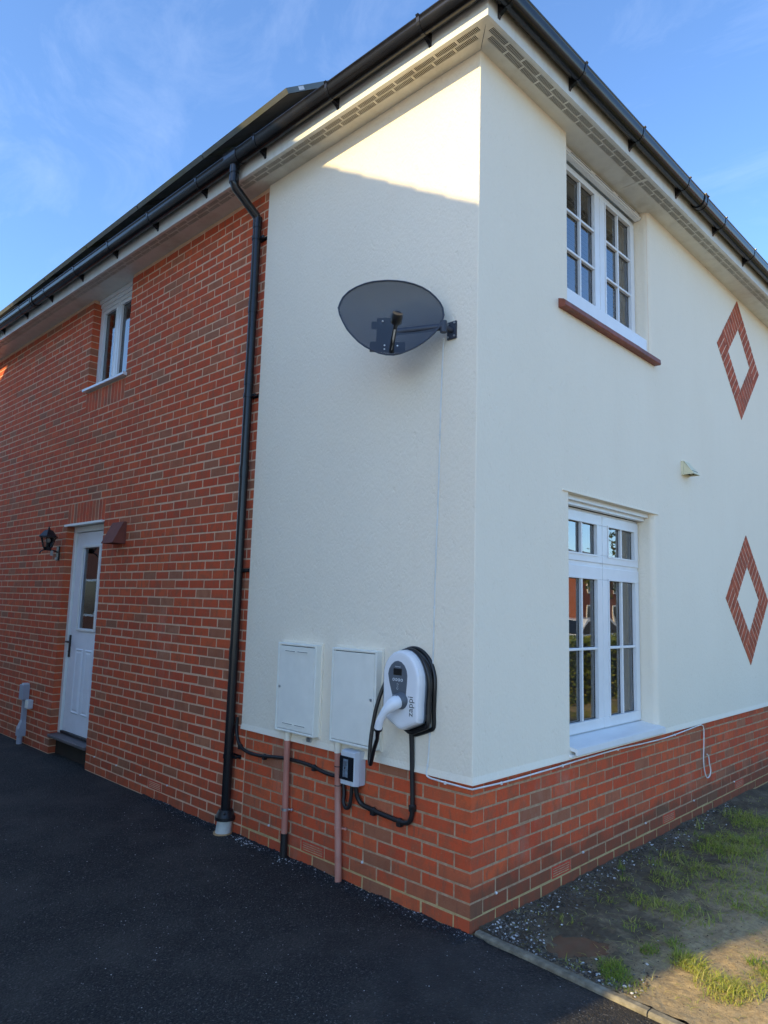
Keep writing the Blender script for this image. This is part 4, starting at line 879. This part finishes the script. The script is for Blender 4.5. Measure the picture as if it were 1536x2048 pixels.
for sg in (1, -1): mb.tube([(cx-.007, FY-.0036, cz+sg*.010), (cx, FY-.0036, cz+sg*.018), (cx+.007, FY-.0036, cz+sg*.010)], .0009, 5)
mb.tube([(cx+.006, FY-.0036, cz+.009), (cx-.005, FY-.0036, cz+.002), (cx+.005, FY-.0036, cz-.002), (cx-.006, FY-.0036, cz-.009)], .0011, 5); mb.build('panel_symbol', 'pale', pn)
text('cover_print', 'zappi', .05, (-.3085, FY-.0008, 1.040), (0, 0, 1), (-1, 0, 0), 'ink', cov, .106)
sc_ = Vector((-.392, FY, 1.118)); ax = Vector((-.18, -1, -.22)).normalized()
mb = MB(); mb.tube([sc_-ax*.01, sc_+ax*.018, sc_+ax*.030], [.046, .044, .034], 22); mb.build('socket', 'slate', ev)
mb = MB(); h0 = sc_+ax*.022; h = [h0, h0+ax*.025, h0+ax*.046+Vector((-.012, 0, -.016)), h0+Vector((-.040, -.062, -.052)), h0+Vector((-.066, -.070, -.098)), h0+Vector((-.082, -.066, -.136)), h0+Vector((-.086, -.064, -.146))]
hp = smooth_path(h, 4); rr_ = [.036, .037, .037, .037, .037, .037, .036, .034, .032, .030, .027, .0245, .0225, .021, .0205, .0205, .0205, .021, .0215, .022, .0222, .0224, .0225, .0226, .0226]
mb.tube(hp, rr_[:len(hp)], 20); plug = mb.build('plug', 'plugw', ev)
mb = MB(); oriented(mb, h0+Vector((-.008, -.004, .031)), (1, 0, 0), (0, 1, 0), (0, 0, 1), .016, .020, .006); mb.build('plug_latch', 'cgrey', plug)
e0 = hp[-1]; ed = (hp[-1]-hp[-2]).normalized()
mb = MB(); mb.tube([e0-ed*.002, e0+ed*.010, e0+ed*.022, e0+ed*.040], [.0255, .0245, .014, .0115], 16); mb.build('plug_gland', 'black', plug)
st = smooth_path([(-.535, -.045, 1.275), (-.575, -.050, 1.215), (-.600, -.070, 1.14), (-.618, -.09, 1.05), (-.628, -.105, .95), (-.632, -.115, .86), (-.630, -.12, .79), (-.624, -.125, .752), (-.610, -.132, .745), (-.592, -.142, .775), (-.565, -.155, .83), (-.525, -.17, .90)], 6)+[e0+ed*.045, e0+ed*.03]
mb = MB(); mb.tube(st, .0115, 10); mb.build('tether', 'rubber', ev)
for k in range(4):          # turns of cable round the drum
    ins = -.012+.011*((k*3) % 4); yy = -.021-.0125*k; P = []
    for (x, z) in inset(outl, ins-.004, (-.395, 1.19)): P.append((x+.018+.006*math.sin(k*2+z*9), yy+.003*math.sin(z*20+k), z-.010-.010*(1.2-z)+.004*math.cos(k*1.7+x*12)))
    P = smooth_path(P+[P[0]], 2); mb = MB(); mb.tube(P, .0115, 9); mb.build('cable_turn', 'rubber', ev)

# ------------------------------------------------------------------ wall lamp, vents, boxes
wl_ = thing('wall_lamp', 'black coach lantern on the brick wall left of the door', 'lamp', (-5.65, 0, 2.1)); lx, ly = -5.65, -.125
mb = MB(); mb.box(lx-.03, lx+.03, -.016, -.002, 2.01, 2.165); mb.tube(smooth_path([(lx, -.012, 2.10), (lx, -.05, 2.115), (lx, ly, 2.12), (lx, -.17, 2.115), (lx, -.195, 2.095), (lx, -.205, 2.075)], 4), .007, 8); mb.build('bracket', 'black', wl_)
hexr = lambda r, z: [(lx+r*math.cos(math.pi/3*i+.5), ly+r*math.sin(math.pi/3*i+.5), z) for i in range(6)]
mb = MB(); mb.loft([hexr(.030, 2.118), hexr(.048, 2.145), hexr(.050, 2.150)]); mb.build('base', 'black', wl_)
mb = MB(); mb.loft([hexr(.098, 2.256), hexr(.096, 2.268), hexr(.058, 2.315), hexr(.045, 2.33), hexr(.016, 2.342)]); mb.sph((lx, ly, 2.352), .012, 8, 6); mb.sph((lx, ly, 2.366), .008, 8, 6); mb.build('roof', 'black', wl_)
lo, hi = hexr(.049, 2.15), hexr(.080, 2.258)
for i in range(6):
    mb = MB(); mb.tube([lo[i], hi[i]], .0045, 6); mb.build('cage_bar', 'black', wl_)
    mb = MB(); mb.quad(lo[i], lo[(i+1) % 6], hi[(i+1) % 6], hi[i]); mb.build('pane', 'lampglass', wl_)
mb = MB(); mb.cyl((lx, ly, 2.148), (lx, ly, 2.20), .018, 12); mb.build('lamp_holder', 'black', wl_); mb = MB(); mb.sph((lx, ly, 2.222), .026, 12, 8); mb.build('bulb', 'weep', wl_)
mb = MB(); mb.tube([(lx, -.075, 2.10), (lx, -.075, 2.06)], [.016, .016], 12); mb.sph((lx, -.075, 2.103), .016, 10, 6); mb.build('motion_sensor', 'oldwhite', wl_); mb = MB(); mb.box(lx-.009, lx+.009, -.036, -.016, 2.022, 2.042); mb.build('sensor_knob', 'oldwhite', wl_)
def cowl(name, lab, Wf, u0, u1, z0, z1, o1, ot, mat, fl=.0):
    t = thing(name, lab, 'vent', Wf((u0+u1)/2, 0, z0)); th = .004
    ob = RO if Wf is RW else 0
    if fl: mb = MB(); wbox(mb, Wf, u0-fl, u1+fl, ob, ob+.018, z0-fl*.4, z1+fl*.3); mb.build('flange', mat, t, bevel=.003)
    mb = MB(); T = [(ob, z0), (ob+o1, z0+.004), (ob+ot, z1), (ob, z1)]
    mb.hexa([Wf(u0, ob+ot, z1), Wf(u1, ob+ot, z1), Wf(u1, ob+o1, z0), Wf(u0, ob+o1, z0)], [Wf(u0, ob+ot-.004, z1-.004), Wf(u1, ob+ot-.004, z1-.004), Wf(u1, ob+o1-.005, z0), Wf(u0, ob+o1-.005, z0)])
    for u in (u0, u1-th): mb.prism([Wf(u, o_, z_) for o_, z_ in [(ob, z0), (ob+o1-.006, z0), (ob+ot-.001, z1-.003), (ob, z1-.003)]], Vector(Wf(th, 0, 0))-Vector(Wf(0, 0, 0)))
    wbox(mb, Wf, u0, u1, ob, ob+ot-.001, z1-.004, z1-.0005)
    mb.build('hood', mat, t)
    mb = MB()
    for k in range(3): wbox(mb, Wf, u0+th, u1-th, ob+.02+k*.03, ob+.026+k*.03, z0+.012, z0+.03)
    mb.build('grille', 'dark', t); return t
cowl('vent_cowl', 'brown wedge shaped vent cowl right of the side door', LW, -4.325, -4.085, 2.138, 2.345, .13, .03, 'brown', .004)
cowl('vent_cowl', 'cream vent cowl between the two rendered wall windows and the diamonds', RW, 2.855, 2.985, 2.79, 2.905, .105, .022, 'cream', .010)
gb = thing('cable_riser', 'grey junction box and cable duct on the wall at the far left of the door', 'junction box', (-6.17, 0, 0))
mb = MB().box(-6.235, -6.125, -.075, -.001, .475, .635); mb.build('junction_box', 'pipegrey', gb, bevel=.004)
mb = MB().box(-6.21, -6.15, -.06, -.001, .635, .65); mb.build('box_lid', 'boxgrey', gb)
mb = MB().box(-6.205, -6.155, -.045, -.001, .22, .475); mb.build('duct', 'pipegrey', gb)
mb = MB(); mb.hexa([(-6.225, -.075, .08), (-6.135, -.075, .08), (-6.135, -.001, .08), (-6.225, -.001, .08)], [(-6.225, -.075, .16), (-6.135, -.075, .16), (-6.135, -.001, .16), (-6.225, -.001, .16)]); mb.hexa([(-6.225, -.075, .16), (-6.135, -.075, .16), (-6.135, -.001, .16), (-6.225, -.001, .16)], [(-6.205, -.045, .25), (-6.155, -.045, .25), (-6.155, -.001, .25), (-6.205, -.001, .25)]); mb.build('duct_boot', 'pipegrey', gb)
mb = MB(); mb.tube([(-6.18, -.045, .085), (-6.18, -.045, -.03)], .03, 14); mb.build('ground_pipe', 'pipegrey', gb)
ob_ = thing('outside_socket', 'small pale outside socket beside the grey junction box', 'socket', (-6.03, 0, .4)); mb = MB().box(-6.075, -5.99, -.055, -.001, .39, .485); mb.build('socket_case', 'boxgrey', ob_, bevel=.006); mb = MB().box(-6.072, -5.993, -.060, -.0555, .395, .48); mb.build('socket_lid', 'meter', ob_, bevel=.002)

# ------------------------------------------------------------------ gravel, tarmac crumbs, grass
rg = random.Random(21)
def stones(name, mat, items, kind='stuff'):
    mb = MB()
    for (x, y, z, r, rnd) in items:
        sc = (rg.uniform(.7, 1.3), rg.uniform(.7, 1.3), rg.uniform(.5, .9)); a = rg.random()*6.28; V = []
        for (i, j, k) in ((1, 0, 0), (-1, 0, 0), (0, 1, 0), (0, -1, 0), (0, 0, 1), (0, 0, -1), (.7, .7, .4), (-.7, -.6, .5)):
            q = rg.uniform(.75, 1.2); i, j = i*math.cos(a)-j*math.sin(a), i*math.sin(a)+j*math.cos(a); V.append((x+i*r*sc[0]*q, y+j*r*sc[1]*q, z+k*r*sc[2]*q))
        mb.add(V, [(0, 6, 4), (6, 2, 4), (2, 1, 4), (1, 7, 4), (7, 3, 4), (3, 0, 4), (2, 6, 0), (0, 5, 2), (2, 5, 1), (1, 5, 3), (3, 7, 1), (3, 5, 0)], rnd)
    o = mb.build(name, mat, attr=True, kind=kind); return o
it = []
for i in range(4600):
    t = rg.random(); y = .08+rg.random()**1.5*3.6; x = .012+abs(rg.gauss(0, .10+.03*max(0, 1-y)))
    if t < .3: x, y = .03+rg.random()*.8, kerbY(.4)+.07+abs(rg.gauss(0, .12))
    if x > 2 or y < kerbY(x)+.06 or math.hypot((x-PUD[0])/.15, (y-PUD[1])/.17) < 1: continue
    r = rg.choice((.0022, .003, .004, .005, .0075)); it.append((x, y, soil_z(x, y)+r*.3, r, min(1, rg.random()**1.5+(.12 if r > .006 else 0))))
for i in range(2600):
    x, y = rg.random()*1.9, .08+rg.random()*3.8
    if y < kerbY(x)+.06: continue
    r = rg.uniform(.0015, .0042); it.append((x, y, soil_z(x, y)+r*.2, r, rg.random()**2.2))
stones('gravel', 'stone', it)
it = []
for i in range(9000):
    x = .02-rg.random()**1.25*3.3; y = -.002-abs(rg.gauss(0, .045)); r = rg.uniform(.002, .0052)
    if math.hypot(x-PX, y-PY) < .07: continue
    it.append((x, y, drive_z(x, y)+r*.45, r, rg.random()**1.1))
for i in range(2600):
    x, y = -3.2+rg.random()*4.6, -1.6+rg.random()*1.6
    if y > kerbY(x)-.01: continue
    r = rg.uniform(.0012, .0034); z = drive_z(x, y) if x < .28 else -.004; it.append((x, y, z+r*.4, r, .80+.2*rg.random()))
for i in range(110):
    x = -1.85+rg.gauss(0, .12) if i < 80 else -1.45+rg.gauss(0, .05); y = -.03-abs(rg.gauss(0, .03)); r = rg.uniform(.002, .006); it.append((x, y, drive_z(x, y)+r*.4, r, 1))
stones('loose_tarmac', 'crumb', it)
def blades(name, clumps):
    mb = MB()
    for (cx, cy, rad, cnt, hgt, dry_or_lit, lean) in clumps:
        cnt = int(cnt*1.5)
        for i in range(cnt):
            a = rg.random()*6.283; d = rad*math.sqrt(rg.random()); x, y = cx+d*math.cos(a), cy+d*math.sin(a)
            if y < kerbY(x)+.06 or x < .02: continue
            z = soil_z(x, y) if x < 2.2 and y < 4.4 else -.012
            h_ = hgt*rg.uniform(.28, .95)*(1.15 if rg.random() < .12 else 1); w = rg.uniform(.0010, .0021); b = rg.random()*6.283; bend = rg.uniform(.3, 1.7)*h_*lean; dx, dy = math.cos(b), math.sin(b); sx, sy = -dy*w, dx*w
            V = []
            for k, (t, wd) in enumerate(((0, 1), (.4, .9), (.75, .6), (1, .05))):
                ox_, zz = bend*t*t, h_*(t-.35*lean*t*t*min(1, bend/h_)); px_, py_ = x+dx*ox_, y+dy*ox_; V += [(px_-sx*wd, py_-sy*wd, z+zz), (px_+sx*wd, py_+sy*wd, z+zz)]
            mb.add(V, [(0, 1, 3, 2), (2, 3, 5, 4), (4, 5, 7, 6)], min(1, max(0, rg.gauss(.52+dry_or_lit, .2))))
    return mb.build(name, 'blade', attr=True, kind='stuff')
cl = [(.673, .202, .075, 170, .055, -.12, 1), (.75, .14, .09, 80, .045, 0, 1.2), (.62, .26, .05, 40, .04, .1, 1.2), (.692, .535, .05, 55, .06, -.1, 1), (.876, .557, .085, 150, .06, .22, 1), (.93, .50, .06, 80, .05, .25, 1), (.83, .58, .05, 50, .055, .1, 1), (1.055, .428, .11, 230, .06, .25, 1), (1.146, .467, .08, 120, .055, .22, 1.1), (1.10, .36, .07, 70, .05, .3, 1.2), (.756, .68, .045, 50, .05, -.1, 1), (1.115, .783, .06, 70, .06, -.1, 1), (1.2, .72, .06, 60, .05, .1, 1),
      (.25, 1.946, .10, 60, .09, .1, .9), (.415, 1.103, .10, 70, .07, .15, 1.2), (.39, 1.518, .13, 110, .07, .1, 1.2), (.356, 2.29, .12, 110, .08, .0, 1.2), (.439, 2.543, .2, 200, .08, .1, 1.2), (.615, 2.292, .22, 220, .07, .12, 1.2), (.453, 1.838, .15, 140, .07, .1, 1.2), (.2, 1.304, .05, 16, .06, .1, 1), (.55, 1.055, .12, 80, .06, .2, 1.3), (.537, .766, .08, 40, .05, .2, 1.3), (.691, 1.116, .13, 90, .06, .1, 1.2), (.707, 1.535, .18, 150, .06, .15, 1.2), (.754, 1.928, .2, 200, .06, .15, 1.2), (.312, 3.296, .2, 180, .09, .1, 1.1), (.102, 1.44, .02, 9, .10, 0, .5), (.217, 1.702, .05, 26, .08, 0, 1), (.136, 2.705, .03, 8, .10, .0, .6), (.27, .93, .06, 14, .06, 0, 1), (.26, .50, .04, 8, .05, 0, 1), (.50, .12, .05, 14, .035, .2, 1.2)]
for i in range(420):
    x, y = .15+rg.random()*2.0, .5+rg.random()*4
    f = nz(x, y, 1.3, 8)+.32*(x+y*.35)-.28
    if f > .2: cl.append((x, y, .07+.06*rg.random(), 60, rg.uniform(.035, .065), rg.gauss(.12, .12), 1.4))
for i in range(520):
    x, y = .06+rg.random()*2.0, .15+rg.random()**1.2*4
    if math.hypot((x-PUD[0])/.16, (y-PUD[1])/.18) > 1: cl.append((x, y, .10, rg.randint(2, 7), rg.uniform(.02, .05), rg.gauss(.35, .2), 1.9))
blades('grass', cl)
cl = [(.4+rg.random()*2.9, 4.2+rg.random()*4.6, .28, 70, .07, .1, 1.2) for i in range(110)]
blades('grass', cl)
pl = thing('seedling', 'single upright pale green seedling by the front plinth', 'plant', (.215, 1.245, soil_z(.215, 1.245)))
mb = MB(); mb.tube(smooth_path([(.215, 1.245, soil_z(.215, 1.245)-.01), (.212, 1.247, .05), (.214, 1.25, .085)], 3), .0022, 6)
for a in range(5):
    b = a*1.3; c = Vector((.214+.006*math.cos(b), 1.25+.006*math.sin(b), .075+a*.006)); mb.hexa([c, c+Vector((.004, 0, 0)), c+Vector((.012*math.cos(b), .012*math.sin(b), .02)), c+Vector((0, .003, 0))], [c+Vector((0, 0, .001)), c+Vector((.004, 0, .001)), c+Vector((.012*math.cos(b), .012*math.sin(b), .021)), c+Vector((0, .003, .001))], .5)
mb.build('stem', 'blade', pl, attr=True)

# ------------------------------------------------------------------ what stands behind the camera (it shades and is mirrored in the glass)
mq = .5
ND = 4.6; sx_ = -.194*ND; sz_ = mq*ND
apx, apz = -4.67+sx_, 6.78+sz_; erx = .75+sx_; slope = .613; erz = apz-slope*(erx-apx); elx = 2*apx-erx
nb = thing('neighbouring_house', 'neighbouring house with a tiled gable facing the drive, its wall made pale to bounce light', 'house', (apx, -ND-1.3, 0))
mb = MB(); mb.prism([(elx+.25, -ND-.18, -.1), (-.62, -ND-.18, -.1), (-.62, -ND-.18, erz-.05), (apx, -ND-.18, apz-.22), (elx+.25, -ND-.18, erz-.2)], (0, -2.3, 0)); nwall = mb.build('wall', 'render', nb)  # wall made pale to bounce skylight onto the side wall opposite
mb = MB()
for s_ in (1, -1):
    e = Vector((erx if s_ > 0 else elx, -ND, erz)); t = Vector((apx, -ND, apz)); d = (e-t); nn = 22
    for i in range(nn):
        a, b = t+d*(i/nn), t+d*((i+1)/nn); h_ = .012
        mb.hexa([a+Vector((0, 0, -.03)), b+Vector((0, 0, -.03)), b+Vector((0, -2.55, -.03)), a+Vector((0, -2.55, -.03))], [a+Vector((0, 0, .0)), b+Vector((0, 0, .012)), b+Vector((0, -2.55, .012)), a+Vector((0, -2.55, 0))])
mb.build('roof', 'rtile', nb)
for (x, z, w, h_) in ((apx-1.6, 3.9, 1.2, 1.2), (apx+1.6, 3.9, 1.2, 1.2), (apx-1.6, 1.0, 1.6, 1.2), (apx+1.9, 1.1, 1.0, 1.1)):
    mb = MB()
    for r in ((x-w/2, x-w/2+.06, z, z+h_), (x+w/2-.06, x+w/2, z, z+h_), (x-w/2+.06, x+w/2-.06, z, z+.06), (x-w/2+.06, x+w/2-.06, z+h_-.06, z+h_), (x-.03, x+.03, z+.06, z+h_-.06)): mb.box(r[0], r[1], -ND-.175, -ND-.15, r[2], r[3])
    f = mb.build('window', 'upvc', nb); mb = MB().box(x-w/2+.06, x+w/2-.06, -ND-.178, -ND-.165, z+.06, z+h_-.06); mb.build('pane', 'smoke', f)
n2 = thing('neighbouring_house', 'second brick neighbouring house with a long tiled roof, further down the drive', 'house', (-18.6, -9, 0))
mb = MB().box(-25, -12.2, -11, -6.2, -.1, 4.7); w2 = mb.build('wall', 'nbrick', n2); mb = MB(); mb.loft([[(-25.3, -5.8, 4.7), (-25.3, -11.4, 4.7), (-25.3, -8.6, 6.9)], [(-11.9, -5.8, 4.7), (-11.9, -11.4, 4.7), (-11.9, -8.6, 6.9)]]); mb.build('roof', 'rtile', n2)
for x in (-23, -19.6, -16, -13.8):
    for z in (1.0, 3.2): mb = MB().box(x-.55, x+.55, -6.2, -6.15, z, z+1.15); f = mb.build('window', 'upvc', n2); mb = MB().box(x-.48, x+.48, -6.15, -6.14, z+.07, z+1.08); mb.build('pane', 'smoke', f)
def tree(loc, lab, cz, rad, rz, h0, seed, n=7000, lf=.13, grp=None, off=-.6):
    rt_ = random.Random(seed); t = thing('tree', lab, 'tree', loc, grp); x, y = loc[:2]
    mb = MB(); mb.tube(smooth_path([(x, y, -.2), (x+.1, y, h0*.4), (x-.05, y+.1, h0*.8), (x-.3, y, cz)], 4), [.32-.016*i for i in range(13)], 10)
    for i in range(9):
        a = i*.7; mb.tube([(x-.1, y, h0*.93+i*.06), (x+rad*.35*math.cos(a)+off*.6, y+rad*.35*math.sin(a), cz-.3), (x+rad*.75*math.cos(a)+off, y+rad*.75*math.sin(a), cz+rz*.2*math.sin(i*2))], [.11, .07, .02], 6)
    mb.build('trunk', 'bark', t)
    mb = MB(); cl_ = [(rt_.uniform(-1, 1), rt_.uniform(-1, 1), rt_.uniform(-1, 1)) for _ in range(70)]; cl_ = [c for c in cl_ if sum(k*k for k in c) < 1]
    for i in range(n):
        c = rt_.choice(cl_); p = Vector((x+off+rad*(c[0]+rt_.gauss(0, .16)), y+rad*(c[1]+rt_.gauss(0, .16)), cz+rz*(c[2]+rt_.gauss(0, .16)))); d = Vector((rt_.gauss(0, 1), rt_.gauss(0, 1), rt_.gauss(0, 1))).normalized(); e = d.orthogonal().normalized(); s_ = lf*rt_.uniform(.6, 1.3)
        mb.add([p-d*s_, p+e*s_*.5, p+d*s_, p-e*s_*.5], [(0, 1, 2, 3)], rt_.random())
    mb.build('crown', 'leaf', t, attr=True); return t
tree((.3, -15.2, 0), 'unseen tree added behind the neighbouring house, its high dense crown shaped to shade the lawn', 9.78, 1.7, .9, 8.9, 4, 9000, .17, None, -2.6)  # unseen tree put in to shade the lawn, crown shaped for that shadow
tree((12.5, 29, 0), 'bushy tree beside the far brick house', 4.2, 2.2, 2.6, 2.2, 8, 4000, .16)
hg = thing('hedge', 'clipped leafy hedge along the front garden', 'hedge', (4.1, 10, 0)); rh = random.Random(9); mb = MB()
for i in range(16000):
    y = 5.5+rh.random()*10; s_ = rh.random(); 
    if s_ < .55: p = Vector((3.66+rh.random()**2*.25, y, rh.random()*1.12))
    else: p = Vector((3.66+rh.random()*.8, y, 1.0+.14*rh.random()+.03*math.sin(y*3)))
    d = Vector((rh.gauss(0, 1), rh.gauss(0, 1), rh.gauss(0, 1))).normalized(); e = d.orthogonal().normalized(); q = rh.uniform(.018, .04)
    mb.add([p-d*q, p+e*q*.6, p+d*q, p-e*q*.6], [(0, 1, 2, 3)], min(1, rh.random()*.8+.2*rh.random()))
mb.build('foliage', 'hedgeleaf', hg, attr=True); mb = MB().box(3.85, 4.4, 5.6, 15.4, -.1, 1.0); mb.build('stems', 'bark', hg)
MB().quad((4.6, -4, -.10), (6.6, -4, -.10), (6.6, 60, -.10), (4.6, 60, -.10)).build('pavement', 'bounce_paving', kind='structure'); MB().quad((6.6, -30, -.11), (13, -30, -.11), (13, 80, -.11), (6.6, 80, -.11)).build('road', 'road', kind='structure')
cr_t = thing('parked_car', 'white hatchback parked on the road beyond the hedge', 'car', (9.4, 18.7, -.1)); mb = MB()
prof = [(-2.0, .25), (-2.05, .6), (-1.9, .85), (-1.1, .95), (-.45, 1.42), (.9, 1.46), (1.75, 1.0), (2.02, .92), (2.05, .3)]
mb.loft([[(9.4+o_*(.86 if abs(o_) else 1)-.0, 18.7+u, z-.1) for u, z in prof] for o_ in (-.95, .95)]); mb.build('body', 'carpaint', cr_t, bevel=.08)
mb = MB()
for s_ in (-.86, .86): 
    x = 9.4+s_*.96; mb.add([(x, 18.7+u, z-.1) for u, z in ((-1.0, .96), (-.42, 1.36), (.85, 1.40), (1.5, 1.0))], [(0, 1, 2, 3)])
mb.hexa([(8.75, 17.63, .86), (10.05, 17.63, .86), (10.0, 18.23, 1.29), (8.8, 18.23, 1.29)], [(8.75, 17.60, .87), (10.05, 17.60, .87), (10.0, 18.20, 1.30), (8.8, 18.20, 1.30)]); mb.build('window', 'smoke', cr_t)
for s_ in (-.8, .8):
    for u in (-1.3, 1.3): mb = MB(); mb.cyl((9.4+s_-.1*s_, 18.7+u, .2), (9.4+s_+.03*s_, 18.7+u, .2), .31, 18); mb.build('wheel', 'tyre', cr_t)
fh = thing('far_house', 'red brick house with a grey tiled roof and chimney across the road', 'house', (22, 38, 0)); mb = MB().box(17, 30, 33, 42, -.1, 3.9); mb.build('wall', 'nbrick', fh)
mb = MB(); mb.loft([[(16.6, 32.6, 3.9), (23.5, 32.6, 6.1), (30.4, 32.6, 3.9)], [(16.6, 42.4, 3.9), (23.5, 42.4, 6.1), (30.4, 42.4, 3.9)]]); rf = mb.build('roof', 'fartile', fh); mb = MB().box(22.9, 23.8, 34.5, 35.6, 5.7, 7.9); mb.build('chimney', 'nbrick', rf)
for y in (34.2, 37, 39.8):
    for z in (.8, 2.6): mb = MB().box(16.94, 17.0, y, y+1.3, z, z+1.1); f = mb.build('window', 'upvc', fh); mb = MB().box(16.92, 16.945, y+.08, y+1.22, z+.08, z+1.02); mb.build('pane', 'smoke', f)
